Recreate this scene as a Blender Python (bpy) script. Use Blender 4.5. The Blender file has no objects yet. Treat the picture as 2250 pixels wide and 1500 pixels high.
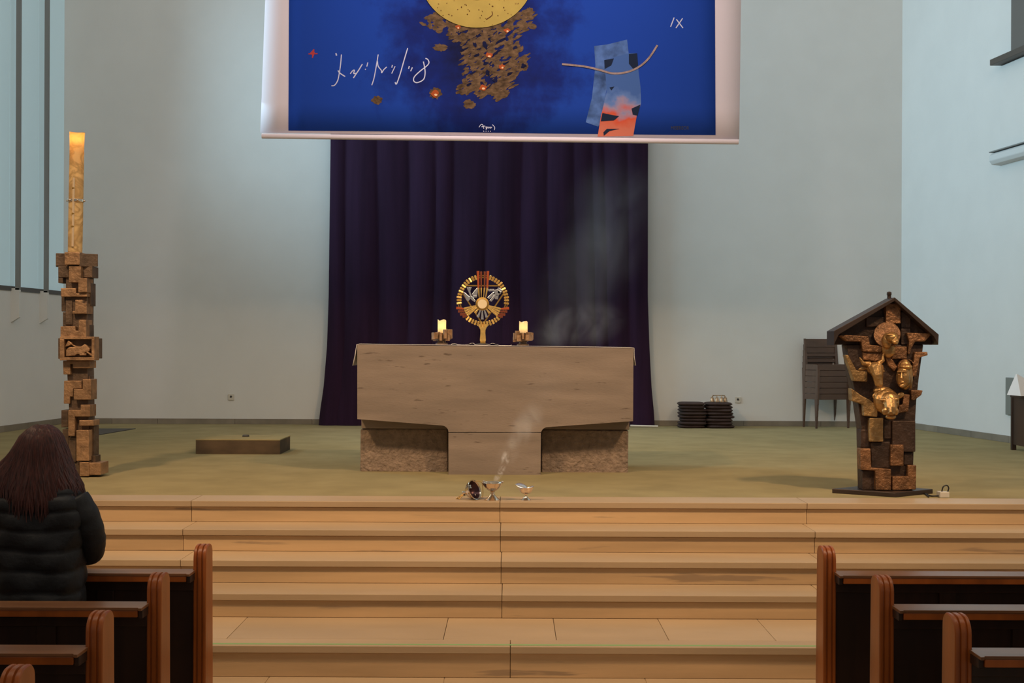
import bpy, bmesh, math, random
from mathutils import Vector, Matrix, Euler
R = random.Random(7)
PI = math.pi
sc = bpy.context.scene
COL = sc.collection

# ------------------------------------------------------------------ camera
F = 2723.0; EYE = 1.86; ROLL = 0.004; HZ = 758.0
cam_d = bpy.data.cameras.new('camera'); cam_d.sensor_width = 36; cam_d.lens = 36*F/2250
cam_d.shift_y = (HZ-750)/2250; cam_d.clip_end = 200
cam = bpy.data.objects.new('camera', cam_d); COL.objects.link(cam)
cam.location = (0, 0, EYE); cam.rotation_euler = (PI/2, -ROLL, 0)
sc.camera = cam
# ------------------------------------------------------------------ view, world, lights
sc.view_settings.view_transform = 'Standard'; sc.view_settings.look = 'None'
sc.view_settings.gamma = 1; sc.view_settings.use_curve_mapping = False
sc.view_settings.exposure = 0.0
sc.cycles.use_denoising = True; sc.cycles.volume_bounces = 3
w = bpy.data.worlds.new('world'); sc.world = w; w.use_nodes = True
w.node_tree.nodes['Background'].inputs[0].default_value = (1.0, 0.93, 0.86, 1)
w.node_tree.nodes['Background'].inputs[1].default_value = 0.20
def light(name, kind, loc, target, energy, col, **kw):
    l = bpy.data.lights.new(name, kind); l.energy = energy; l.color = col
    for k, v in kw.items(): setattr(l, k, v)
    o = bpy.data.objects.new(name, l); COL.objects.link(o); o.location = loc
    o.rotation_euler = (Vector(target)-Vector(loc)).to_track_quat('-Z', 'Y').to_euler()
    return o
WARM = (1.0, 0.64, 0.34)
light('spot_light_left', 'SPOT', (-4.6, 4.8, 7.4), (-0.6, 10.2, 0.7), 1400, WARM, spot_size=math.radians(63), spot_blend=0.9, shadow_soft_size=0.25)
light('spot_light_right', 'SPOT', (4.6, 4.8, 7.4), (0.7, 10.2, 0.7), 1400, WARM, spot_size=math.radians(63), spot_blend=0.9, shadow_soft_size=0.25)
light('nave_fill_light', 'AREA', (0.0, 4.0, 8.8), (0.0, 16.8, 4.4), 430, (1.0, 0.86, 0.70), shape='RECTANGLE', size=10, size_y=2.5)  # unseen soft fill, added to brighten the back wall and banner front
light('daylight_window_side', 'AREA', (-6.0, 14.4, 5.4), (5.6, 13.2, 4.9), 225, (0.52, 0.82, 1.0), shape='RECTANGLE', size=3.0, size_y=3.0, spread=math.radians(99))
light('daylight_roof', 'AREA', (0.0, 13.6, 8.9), (0.0, 16.8, 4.4), 80, (1.0, 1.0, 0.95), shape='RECTANGLE', size=9, size_y=2)
light('spot_light_banner', 'SPOT', (0.0, 8.2, 8.8), (-0.1, 13.0, 5.7), 1200, (1.0, 0.86, 0.87), spot_size=math.radians(58), spot_blend=1.0, shadow_soft_size=0.3)

# ------------------------------------------------------------------ helpers
def W(px, py, d):
    u = px-1125.0; v = HZ-py
    return Vector(((u-ROLL*v)*d/F, d, EYE+(v+ROLL*u)*d/F))
def G(px, py, z):
    u = px-1125.0; v = HZ-py
    d = F*(z-EYE)/(v+ROLL*u)
    return W(px, py, d)
def X2(px, d): return W(px, HZ, d).x
class MB:
    def __init__(s): s.V = []; s.Fc = []
    def add(s, vs, fs):
        b = len(s.V); s.V += [Vector(v) for v in vs]; s.Fc += [tuple(b+i for i in f) for f in fs]; return s
    def box(s, c, size, rz=0, rot=None):
        x, y, z = [q/2 for q in size]
        m = rot if rot is not None else Matrix.Rotation(rz, 3, 'Z')
        vs = [m @ Vector((a, b, e))+Vector(c) for a in (-x, x) for b in (-y, y) for e in (-z, z)]
        return s.add(vs, [(0,1,3,2),(4,6,7,5),(0,4,5,1),(2,3,7,6),(0,2,6,4),(1,5,7,3)])
    def bb(s, x0, x1, y0, y1, z0, z1): return s.box(((x0+x1)/2, (y0+y1)/2, (z0+z1)/2), (abs(x1-x0), abs(y1-y0), abs(z1-z0)))
    def loft(s, rings, caps=True):
        n = len(rings[0]); b = len(s.V)
        for r in rings: s.V += [Vector(v) for v in r]
        for i in range(len(rings)-1):
            for j in range(n):
                k = (j+1) % n
                s.Fc.append((b+i*n+j, b+i*n+k, b+(i+1)*n+k, b+(i+1)*n+j))
        if caps:
            s.Fc.append(tuple(b+j for j in range(n))[::-1]); s.Fc.append(tuple(b+(len(rings)-1)*n+j for j in range(n)))
        return s
    def grid(s, rows):
        m = len(rows[0]); b = len(s.V)
        for r in rows: s.V += [Vector(v) for v in r]
        for i in range(len(rows)-1):
            for j in range(m-1):
                s.Fc.append((b+i*m+j, b+i*m+j+1, b+(i+1)*m+j+1, b+(i+1)*m+j))
        return s
    def prism(s, pts, y0, y1):           # pts: (x,z)
        return s.loft([[(x, y0, z) for x, z in pts], [(x, y1, z) for x, z in pts]])
    def pp(s, pts, d, t):                # pixel outline set at its true depth, extruded back by t
        q = [W(a, b, d) for a, b in pts]
        return s.loft([[tuple(v) for v in q], [(v.x, v.y+t, v.z) for v in q]])
    def pr(s, x0, y0, x1, y1, d, t): return s.pp([(x0, y0), (x1, y0), (x1, y1), (x0, y1)], d, t)
    def tube(s, path, rad, n=8, caps=True):
        P = [Vector(p) for p in path]
        if not isinstance(rad, (list, tuple)): rad = [rad]*len(P)
        rings = []; up = None
        for i, p in enumerate(P):
            t = (P[min(i+1, len(P)-1)]-P[max(i-1, 0)])
            t = t.normalized() if t.length > 1e-9 else Vector((0, 0, 1))
            if up is None:
                up = t.orthogonal().normalized()
            up = (up-t*up.dot(t)); up = up.normalized() if up.length > 1e-6 else t.orthogonal().normalized()
            sd = t.cross(up)
            rings.append([p+(up*math.cos(2*PI*j/n)+sd*math.sin(2*PI*j/n))*rad[i] for j in range(n)])
        return s.loft(rings, caps)
    def lathe(s, prof, c=(0, 0, 0), n=24, m=None, caps=True):
        m = m if m is not None else Matrix.Identity(3); c = Vector(c)
        rings = [[m @ Vector((r*math.cos(2*PI*j/n), r*math.sin(2*PI*j/n), z))+c for j in range(n)] for r, z in prof]
        return s.loft(rings, caps)
    def ell(s, c, r, rot=None, n=14, k=9):
        m = rot if rot is not None else Matrix.Identity(3); c = Vector(c)
        rings = []
        for i in range(k+1):
            a = -PI/2+PI*i/k; a = max(-PI/2+0.05, min(PI/2-0.05, a))
            rings.append([m @ Vector((r[0]*math.cos(a)*math.cos(2*PI*j/n), r[1]*math.cos(a)*math.sin(2*PI*j/n), r[2]*math.sin(a)))+c for j in range(n)])
        return s.loft(rings)
    def build(s, name, mat, parent=None, bevel=0, smooth=False, org=None, seg=2, sub=0):
        o0 = Vector(org) if org is not None else (parent_loc(parent) if parent else Vector((0, 0, 0)))
        me = bpy.data.meshes.new(name)
        me.from_pydata([v-o0 for v in s.V], [], s.Fc); me.update()
        b = bmesh.new(); b.from_mesh(me); bmesh.ops.recalc_face_normals(b, faces=b.faces); b.to_mesh(me); b.free()
        me.materials.append(mat)
        o = bpy.data.objects.new(name, me); COL.objects.link(o)
        if parent: o.parent = parent
        else: o.location = o0
        if bevel:
            md = o.modifiers.new('bevel', 'BEVEL'); md.width = bevel; md.segments = seg; md.limit_method = 'ANGLE'
        if sub:
            md = o.modifiers.new('sub', 'SUBSURF'); md.levels = sub; md.render_levels = sub
        if smooth:
            me.polygons.foreach_set('use_smooth', [True]*len(me.polygons)); me.set_sharp_from_angle(angle=0.7)
        return o
def parent_loc(p):
    v = Vector((0, 0, 0))
    while p is not None: v += Vector(p.location); p = p.parent
    return v
def sculpt(mb, name, mat, parent, voxel, smooth_it=6, org=None):
    o = mb.build(name, mat, parent, org=org)
    r = o.modifiers.new('r', 'REMESH'); r.mode = 'VOXEL'; r.voxel_size = voxel
    q = o.modifiers.new('s', 'SMOOTH'); q.iterations = smooth_it; q.factor = 0.5
    dg = bpy.context.evaluated_depsgraph_get()
    me = bpy.data.meshes.new_from_object(o.evaluated_get(dg)); me.name = name
    o.modifiers.clear(); o.data = me
    me.polygons.foreach_set('use_smooth', [True]*len(me.polygons))
    return o
def thing(name, label, cat, loc=(0, 0, 0), group=None):
    o = bpy.data.objects.new(name, None); COL.objects.link(o); o.location = loc; o.empty_display_size = 0.1
    tag(o, label, cat, group); return o
def tag(o, label, cat, group=None, kind=None):
    o['label'] = label; o['category'] = cat
    if group: o['group'] = group
    if kind: o['kind'] = kind
    return o
def struct(o): o['kind'] = 'structure'; return o
def rt(ax, deg): return Matrix.Rotation(math.radians(deg), 3, ax)
def copy_tree(o, parent=None):
    c = o.copy(); COL.objects.link(c)
    if parent: c.parent = parent
    for ch in [q for q in o.children]: copy_tree(ch, c)
    return c

# ------------------------------------------------------------------ materials
def M(name, col, rough=0.6, metal=0.0, noise=0, amt=0.0, stretch=(1, 1, 1), bump=0, bscale=60, rand=0.0, dark=None, dscale=12, dthr=0.62, spec=0.5, detail=4, sheen=0):
    m = bpy.data.materials.new(name); m.use_nodes = True
    nt = m.node_tree; N = nt.nodes; L = nt.links; bs = N['Principled BSDF']
    bs.inputs['Roughness'].default_value = rough; bs.inputs['Metallic'].default_value = metal
    bs.inputs['Specular IOR Level'].default_value = spec
    if sheen: bs.inputs['Sheen Weight'].default_value = sheen
    c = (*col, 1); bs.inputs['Base Color'].default_value = c
    tc = N.new('ShaderNodeTexCoord'); mp = N.new('ShaderNodeMapping'); L.new(tc.outputs['Object'], mp.inputs[0]); mp.inputs['Scale'].default_value = stretch
    src = None
    if noise:
        nz = N.new('ShaderNodeTexNoise'); nz.inputs['Scale'].default_value = noise; nz.inputs['Detail'].default_value = detail
        L.new(mp.outputs[0], nz.inputs['Vector'])
        rp = N.new('ShaderNodeValToRGB'); rp.color_ramp.elements[0].position = 0.3; rp.color_ramp.elements[1].position = 0.7
        rp.color_ramp.elements[0].color = (*[q*(1-amt) for q in col], 1); rp.color_ramp.elements[1].color = (*[min(1, q*(1+amt)) for q in col], 1)
        L.new(nz.outputs['Fac'], rp.inputs[0]); src = rp.outputs[0]
    if dark is not None:
        n2 = N.new('ShaderNodeTexNoise'); n2.inputs['Scale'].default_value = dscale; n2.inputs['Detail'].default_value = 6
        L.new(mp.outputs[0], n2.inputs['Vector'])
        r2 = N.new('ShaderNodeValToRGB'); r2.color_ramp.elements[0].position = dthr; r2.color_ramp.elements[1].position = dthr+0.06
        L.new(n2.outputs['Fac'], r2.inputs[0])
        mx = N.new('ShaderNodeMix'); mx.data_type = 'RGBA'; L.new(r2.outputs[0], mx.inputs[0])
        if src: L.new(src, mx.inputs[6])
        else: mx.inputs[6].default_value = c
        mx.inputs[7].default_value = (*dark, 1); src = mx.outputs[2]
    if rand:
        oi = N.new('ShaderNodeObjectInfo'); ma = N.new('ShaderNodeMapRange')
        ma.inputs[3].default_value = 1-rand; ma.inputs[4].default_value = 1+rand; L.new(oi.outputs['Random'], ma.inputs[0])
        hs = N.new('ShaderNodeHueSaturation'); L.new(ma.outputs[0], hs.inputs['Value'])
        if src: L.new(src, hs.inputs['Color'])
        else: hs.inputs['Color'].default_value = c
        src = hs.outputs[0]
    if src: L.new(src, bs.inputs['Base Color'])
    if bump:
        n3 = N.new('ShaderNodeTexNoise'); n3.inputs['Scale'].default_value = bscale; n3.inputs['Detail'].default_value = 5
        L.new(mp.outputs[0], n3.inputs['Vector'])
        bp = N.new('ShaderNodeBump'); bp.inputs['Strength'].default_value = bump; bp.inputs['Distance'].default_value = 0.02
        L.new(n3.outputs['Fac'], bp.inputs['Height']); L.new(bp.outputs[0], bs.inputs['Normal'])
    return m
def EM(name, col, s):
    m = bpy.data.materials.new(name); m.use_nodes = True; N = m.node_tree.nodes; N.clear()
    e = N.new('ShaderNodeEmission'); e.inputs[0].default_value = (*col, 1); e.inputs[1].default_value = s
    o = N.new('ShaderNodeOutputMaterial'); m.node_tree.links.new(e.outputs[0], o.inputs[0]); return m

m_wall = M('plaster', (0.67, 0.67, 0.65), 0.9, bump=0.08, bscale=140, noise=2.5, amt=0.02)
m_carpet = M('carpet', (0.335, 0.280, 0.150), 0.95, noise=3.0, amt=0.10, bump=0.35, bscale=500, spec=0.0)
m_stone = M('limestone_step', (0.56, 0.385, 0.21), 0.45, noise=3.0, amt=0.16, stretch=(0.25, 1, 3.5), rand=0.09, dark=(0.36, 0.25, 0.15), dscale=5, dthr=0.64, bump=0.05, bscale=80)
m_tread = M('limestone_tread', (0.46, 0.335, 0.205), 0.42, noise=3.0, amt=0.09, stretch=(0.3, 1, 2), rand=0.07, bump=0.04, bscale=80)
m_tile = M('limestone_skirting', (0.22, 0.19, 0.145), 0.6, noise=5, amt=0.15, rand=0.16)
m_trav = M('travertine', (0.25, 0.197, 0.160), 0.7, noise=2.6, amt=0.20, stretch=(0.5, 1, 3.2), dark=(0.12, 0.085, 0.065), dscale=11, dthr=0.665, bump=0.12, bscale=60, detail=7)
m_rough = M('hammered_stone', (0.27, 0.20, 0.15), 0.9, noise=18, amt=0.25, bump=1.0, bscale=38)
m_cloth = M('white_linen', (0.78, 0.74, 0.72), 0.9, bump=0.1, bscale=300)
m_curtain = M('purple_curtain', (0.024, 0.0098, 0.027), 0.9, noise=4, amt=0.22, stretch=(2.2, 1, 0.12), bump=0.2, bscale=200, spec=0.1, sheen=0.05)
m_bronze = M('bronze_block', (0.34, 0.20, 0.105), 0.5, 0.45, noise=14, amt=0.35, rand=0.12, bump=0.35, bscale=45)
m_bronze2 = M('bronze_dark', (0.13, 0.085, 0.055), 0.55, 0.4, noise=10, amt=0.35, bump=0.35, bscale=40, rand=0.15)  # darker bronze for cores, set-back blocks and holder feet
m_copper = M('ambo_bronze', (0.225, 0.112, 0.052), 0.46, 0.55, noise=16, amt=0.45, rand=0.14, bump=0.6, bscale=48)
m_coppdark = M('ambo_dark_bronze', (0.060, 0.036, 0.026), 0.5, 0.4, noise=9, amt=0.35, bump=0.5, bscale=30, rand=0.15)
m_polish = M('polished_bronze', (0.46, 0.27, 0.105), 0.36, 0.75, noise=12, amt=0.35, bump=0.25, bscale=40)
m_oldgold = M('old_gold_bronze', (0.30, 0.185, 0.075), 0.48, 0.5, noise=16, amt=0.4, rand=0.1, bump=0.5, bscale=45)
m_roof = M('dark_bronze_roof', (0.050, 0.034, 0.028), 0.45, 0.4, noise=6, amt=0.2)
m_gold = M('gold', (0.86, 0.56, 0.17), 0.34, 0.78, noise=30, amt=0.15)
m_golddk = M('dull_gold', (0.45, 0.27, 0.07), 0.4, 0.85)
m_silver = M('silver', (0.72, 0.70, 0.70), 0.25, 0.9, bump=0.1, bscale=90)
m_enamel = M('orange_enamel', (0.36, 0.070, 0.018), 0.35)
m_enamel2 = M('dark_red_enamel', (0.17, 0.040, 0.016), 0.35)
m_host = M('host_wafer', (0.80, 0.66, 0.42), 0.8)
m_plated = M('plated_silver', (0.80, 0.68, 0.55), 0.16, 1.0)
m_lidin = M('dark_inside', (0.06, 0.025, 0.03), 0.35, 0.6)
m_coal = M('ash', (0.12, 0.10, 0.09), 0.95, noise=60, amt=0.6)
m_wood = M('pew_wood', (0.43, 0.108, 0.016), 0.36, noise=3.0, amt=0.28, stretch=(3, 3, 0.35), bump=0.03, bscale=60)
m_woodh = M('pew_wood_rail', (0.26, 0.110, 0.045), 0.30, noise=3.0, amt=0.28, stretch=(0.35, 3, 3), bump=0.03, bscale=60)
m_wooddk = M('pew_back_wood', (0.040, 0.0165, 0.0075), 0.5, noise=2.5, amt=0.4, stretch=(4, 2, 0.3))
m_chair = M('chair_wood', (0.098, 0.056, 0.037), 0.5, noise=6, amt=0.2, stretch=(0.5, 2, 2), rand=0.06)
m_cush = M('brown_cushion', (0.042, 0.022, 0.018), 0.85, noise=8, amt=0.2, bump=0.3, bscale=120, rand=0.12)
m_bell = M('bell_brass', (0.55, 0.40, 0.27), 0.25, 0.95)
m_plastic = M('socket_plastic', (0.58, 0.55, 0.48), 0.5)
m_black = M('black', (0.012, 0.011, 0.011), 0.5)
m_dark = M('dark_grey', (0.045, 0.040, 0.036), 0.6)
m_plinth = M('plinth_side', (0.085, 0.055, 0.030), 0.8, noise=5, amt=0.3, stretch=(1, 1, 2))
m_fin = M('fin_grey', (0.22, 0.225, 0.22), 0.8)
m_sill = M('window_sill', (0.10, 0.10, 0.10), 0.7)
m_paint = M('white_paint', (0.60, 0.62, 0.62), 0.6)
m_tape = M('green_tape', (0.25, 0.42, 0.16), 0.6)
m_grey = M('grey_plate', (0.19, 0.20, 0.18), 0.6)
m_brsill = M('brown_sill', (0.075, 0.058, 0.046), 0.5)
m_coat = M('coat_nylon', (0.0070, 0.0070, 0.0080), 0.6, noise=30, amt=0.2, bump=0.25, bscale=22)
m_hair = M('red_brown_hair', (0.062, 0.0150, 0.0100), 0.55, noise=7, amt=0.55, stretch=(14, 14, 1), spec=0.6)
m_skin = M('skin', (0.50, 0.30, 0.22), 0.55)
m_white_b = M('banner_white', (0.80, 0.70, 0.74), 0.85, bump=0.05, bscale=200)
def pane_mat():
    m = M('window_pane', (0.42, 0.52, 0.55), 0.35); b = m.node_tree.nodes['Principled BSDF']
    b.inputs['Emission Color'].default_value = (0.60, 0.86, 0.93, 1); b.inputs['Emission Strength'].default_value = 0.20; return m
m_pane = pane_mat()
m_pane2 = M('dark_pane', (0.12, 0.11, 0.10), 0.35)

# ------------------------------------------------------------------ setting
ZP = 0.772                                     # sanctuary floor level
YB = 16.85                                     # back wall
def xr(y): return 5.29+0.137*(YB-y)
def xl(y): return -6.08-0.085*(YB-y)
YN = -4.0; HC = 9.2; T = 0.25
o = MB().bb(-6.6, 5.8, YB, YB+T, -0.1, HC).build('wall_back', m_wall); struct(o)
o = MB().loft([[(xr(y)+dx, y, z) for dx, z in ((0, -0.1), (T, -0.1), (T, HC), (0, HC))] for y in (YB+T, YN)]).build('wall_right', m_wall); struct(o)
ZS = 2.54
o = MB().loft([[(xl(y)-dx, y, z) for dx, z in ((0, -0.1), (T, -0.1), (T, ZS), (0, ZS))] for y in (YB+T, YN)]).build('wall_left', m_wall); struct(o)
o = MB().bb(-8.6, 8.6, YN, YB+T, HC, HC+0.2).build('ceiling', m_wall); struct(o)
o = MB().loft([[(xl(8.9), 8.915, z), (xr(8.9), 8.915, z), (xr(YB), YB, z), (xl(YB), YB, z)] for z in (ZP-0.12, ZP)]).build('floor', m_carpet); struct(o)
o = MB().loft([[(xl(YN), YN, z), (xr(YN), YN, z), (xr(6.9), 7.2, z), (xl(6.9), 7.2, z)] for z in (-0.2, -0.004)]).build('floor', m_tread, org=(0, 0, 0)); struct(o)
nave = o
# nave floor tiles nearest the step
xs = [-3.2, -1.35, -0.37, 0.75, 1.9, 3.2]
for a, b in zip(xs[:-1], xs[1:]):
    MB().bb(a+0.002, b-0.002, 6.42, 6.935, -0.02, 0.0).build('tile', m_tread, nave, bevel=0.002)
# window on the left: panes between posts, above the dark sill
w1 = bpy.data.objects.new('window_1', None); COL.objects.link(w1); w1.location = (xl(14), 14, ZS); struct(w1)
ys = [YB, 16.1, 15.34, 14.58, 13.82, 13.06, 12.3, 11.54]
for a, b in zip(ys[:-1], ys[1:]):
    MB().loft([[(xl(y)-0.02-dx, y, z) for dx, z in ((0, ZS), (0.03, ZS), (0.03, HC), (0, HC))] for y in (a-0.004, b+0.004)]).build('pane', m_pane, w1)
    MB().loft([[(xl(y)+dx, y, z) for dx, z in ((0.012, ZS-0.03), (-0.05, ZS-0.03), (-0.05, ZS+0.025), (0.012, ZS+0.025))] for y in (a-0.004, b+0.004)]).build('sill', m_sill, w1)
MB().loft([[(xl(y)-dx, y, z) for dx, z in ((0.0, ZS), (T, ZS), (T, HC), (0.0, HC))] for y in (11.5, YN)]).build('side_wall', m_wall, w1)
for y in ys[1:]:
    x = xl(y); zb = 2.13 
    MB().bb(x+0.055, x+0.105, y, y+0.05, ZS-0.02, HC).build('post', m_fin, w1)
    MB().loft([[(x-0.01, yy, zb-0.02), (x+0.105, yy, zb+0.05), (x+0.105, yy, ZS), (x-0.01, yy, ZS)] for yy in (y, y+0.05)]).build('bracket', m_wall, w1)
# baseboards of separate stone tiles
bbk = bpy.data.objects.new('baseboard_back', None); COL.objects.link(bbk); bbk.location = (0, YB, ZP); struct(bbk)
x = -6.05; R2 = random.Random(3)
while x < 5.28:
    L = R2.choice([0.62, 0.85, 1.05]); x1 = min(5.28, x+L)
    MB().bb(x+0.002, x1-0.002, YB-0.02-R2.random()*0.003, YB, ZP, ZP+0.073).build('tile', m_tile, bbk, bevel=0.002); x = x1
for nm, fx, sg in (('baseboard_left', xl, 1), ('baseboard_right', xr, -1)):
    bl = bpy.data.objects.new(nm, None); COL.objects.link(bl); bl.location = (fx(14), 14, ZP); struct(bl)
    y = YB-0.02
    while y > 9.2:
        y1 = max(9.2, y-R2.choice([0.62, 0.85, 1.05]))
        MB().loft([[(fx(q), q, z) for z in (ZP, ZP+0.078)]+[(fx(q)+sg*0.02, q, z) for z in (ZP+0.078, ZP)] for q in (y-0.002, y1+0.002)]).build('tile', m_tile, bl, bevel=0.002); y = y1
# steps: tread and riser slabs, one object each
st = bpy.data.objects.new('altar_steps', None); COL.objects.link(st); st.location = (0, 7.6, 0)
tag(st, 'wide flight of beige limestone steps up to the altar platform', 'steps')
Y = [8.60, 8.27, 7.94, 7.607, 6.91]; Z = [0.772, 0.624, 0.476, 0.328, 0.18]
J = [[-260, 421, 1100, 1775, 2460], [-270, 403, 1101, 1793, 2500], [-290, 398, 1103, 1808, 2520], [-310, 390, 1105, 1815, 2540], [-700, -250, 350, 1124, 1860, 2500, 2950]]
XL, XR = -6.4, 6.1
for k in range(5):
    th = 0.042; js = [XL]+[X2(p, Y[k]) for p in J[k]]+[XR]
    back = Y[k]+0.33 if k < 4 else Y[3]+0.04
    rb = Z[k+1] if k < 4 else 0.0
    for a, b in zip(js[:-1], js[1:]):
        jit = R.uniform(-0.0015, 0.0015)
        tb = back-0.015 if k == 0 else (Y[k-1]+0.035 if k < 4 else Y[k]+0.16)
        MB().bb(a+0.0015, b-0.0015, Y[k]+jit, tb, Z[k]-th, Z[k]).build('tread', m_tread, st, bevel=0.004)
        MB().bb(a+0.0015, b-0.0015, Y[k]+0.018+jit, Y[k]+0.07, rb+0.0015, Z[k]-th-0.003).build('riser', m_stone, st, bevel=0.002)
    MB().bb(XL, XR, Y[k]+0.05, Y[k]+0.4, 0, Z[k]-th-0.002).build('core', m_stone, st)
js = [XL]+[X2(p, 7.3) for p in (-400, 250, 520, 981, 1222, 1462, 1690, 2000, 2500)]+[XR]
for a, b in zip(js[:-1], js[1:]):
    MB().bb(a+0.0015, b-0.0015, Y[4]+0.163, Y[3]+0.035, Z[4]-0.05, Z[4]-R.uniform(0, 0.0015)).build('landing_slab', m_tread, st, bevel=0.002)
t = MB().bb(X2(380, 6.93), X2(1900, 6.93), 6.935, 6.962, Z[4], Z[4]+0.001).build('floor_tape', m_tape)
tag(t, 'thin green adhesive tape along the lowest step edge', 'tape')
# right wall: window with brown sill, white ledge below
w2 = bpy.data.objects.new('window_2', None); COL.objects.link(w2); w2.location = (xr(13), 13, 5.1); struct(w2)
def rw(y0, y1, z0, z1, in0, in1=0.0):
    return MB().loft([[(xr(q)-a, q, z) for a, z in ((in1, z0), (in0, z0), (in0, z1), (in1, z1))] for q in (y0, y1)])
zsl = W(2190, 138, 14.3).z
rw(14.05, 10.5, zsl+0.02, 7.5, 0.03).build('pane', m_pane2, w2)
rw(14.30, 10.5, zsl-0.035, zsl+0.035, 0.14).build('sill', m_brsill, w2, bevel=0.006)
zl = W(2188, 350, 14.3).z
yq = [14.33, 10.5]
prof = [(0.0, 0.07), (0.10, 0.07), (0.13, 0.04), (0.13, -0.02), (0.10, -0.06), (0.0, -0.07)]
o = MB().loft([[(xr(q)-a, q, zl+z) for a, z in prof] for q in yq]).build('trim_1', m_paint, bevel=0.008, org=(xr(13), 13, zl)); struct(o)
o = MB().loft([[(xr(q)-a, q, zl+0.078+z) for a, z in ((0.02, 0), (0.13, 0), (0.13, 0.012), (0.02, 0.012))] for q in yq]).build('lip', m_fin, o)
o = rw(14.28, 10.5, zl+0.12, zsl-0.05, 0.03).build('trim_2', m_wall, org=(xr(13), 13, zl)); struct(o)

# ------------------------------------------------------------------ altar
DA = 10.40
bz = W(1087, 1043, DA)
al = thing('altar', 'massive travertine altar block with tapered underside behind the censer', 'altar', (bz.x, DA+0.5, ZP))
pts = [(785, 757), (1392, 765), (1391, 925), (1204, 938)]
for a in (20, 45, 70, 90): pts.append((1204-15*math.sin(math.radians(a)), 938+13*(1-math.cos(math.radians(a)))))
pts += [(1189, 949), (986, 949), (985, 949)]
for a in (90, 70, 45, 20): pts.append((970+15*math.sin(math.radians(a)), 934.5+13*(1-math.cos(math.radians(a)))))
pts += [(970, 934.5), (785, 920.5)]
pts = [p for i, p in enumerate(pts) if p != pts[i-1]]
MB().pp(pts, DA, 1.10).build('table_block', m_trav, al, bevel=0.006)
MB().pp([(985, 950), (1189, 950), (1188, 1046), (985, 1046)], DA+0.003, 0.9).build('pedestal', m_trav, al, bevel=0.005)
dF = DA+0.235
MB().pp([(794, 920), (1383, 922), (1383, 944), (794, 941)], dF-0.02, 0.6).build('smooth_course', m_trav, al, bevel=0.005)
MB().pp([(792, 942), (984, 942), (984, 1040), (791, 1036)], dF-0.005, 0.6).build('rough_foot', m_rough, al, bevel=0.012)
MB().pp([(1190, 944), (1381, 945), (1380, 1043), (1190, 1041)], dF-0.005, 0.6).build('rough_foot', m_rough, al, bevel=0.012)
def top_z(x): # altar top height at world x
    a = W(785, 757, DA); b = W(1392, 765, DA); return a.z+(x-a.x)/(b.x-a.x)*(b.z-a.z)
# altar cloth
def cloth_profile(dy):
    a = W(785, 757, DA); b = W(1392, 765, DA); l = W(776, 803, DA); r = W(1396.5, 803, DA)
    k = 0.012*math.sin(dy*7)
    P = [(l.x-0.003-k*0.4, l.z), (l.x+0.016, (l.z+a.z)/2), (a.x-0.004, a.z+0.001), (a.x+0.02, a.z+0.0045)]
    for i in range(1, 12): x = a.x+(b.x-a.x)*i/12; P.append((x, top_z(x)+0.0045))
    P += [(b.x-0.02, b.z+0.0045), (b.x+0.004, b.z+0.001), (r.x-0.012, (r.z+b.z)/2), (r.x+k*0.4, r.z)]
    return P
rows = []
for i in range(15):
    dy = 1.06*i/14; rows.append([(x, DA+0.004+dy, z) for x, z in cloth_profile(dy)])
c = MB().grid(rows).build('altar_cloth', m_cloth, smooth=True, org=(bz.x, DA+0.5, top_z(bz.x)))
s = c.modifiers.new('t', 'SOLIDIFY'); s.thickness = 0.004; s.offset = 1
tag(c, 'white linen cloth over the altar top hanging at both ends', 'cloth')
# corporal
xa, xb = W(991, 757, DA+0.06).x, W(1124, 757, DA+0.06).x
rows = []
for i in range(9):
    y = DA+0.03+0.5*i/8
    row = []
    for j in range(41):
        x = xa+(xb-xa)*j/40; u = j/40
        hgt = 0.010*max(0, math.sin(u*PI*6+0.6))*(1 if i < 2 else 0.3)+0.010*math.exp(-((u-0.33)/0.06)**2)+0.010*math.exp(-((u-0.67)/0.05)**2)
        if 0.38 < u < 0.60: hgt *= 0.2
        row.append((x, y, top_z(x)+0.0105+hgt))
    rows.append(row)
c = MB().grid(rows).build('corporal', m_cloth, smooth=True, org=(-0.24, DA+0.3, top_z(0)+0.01))
s = c.modifiers.new('t', 'SOLIDIFY'); s.thickness = 0.002
tag(c, 'small creased white cloth spread under the gold monstrance', 'cloth')

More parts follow.
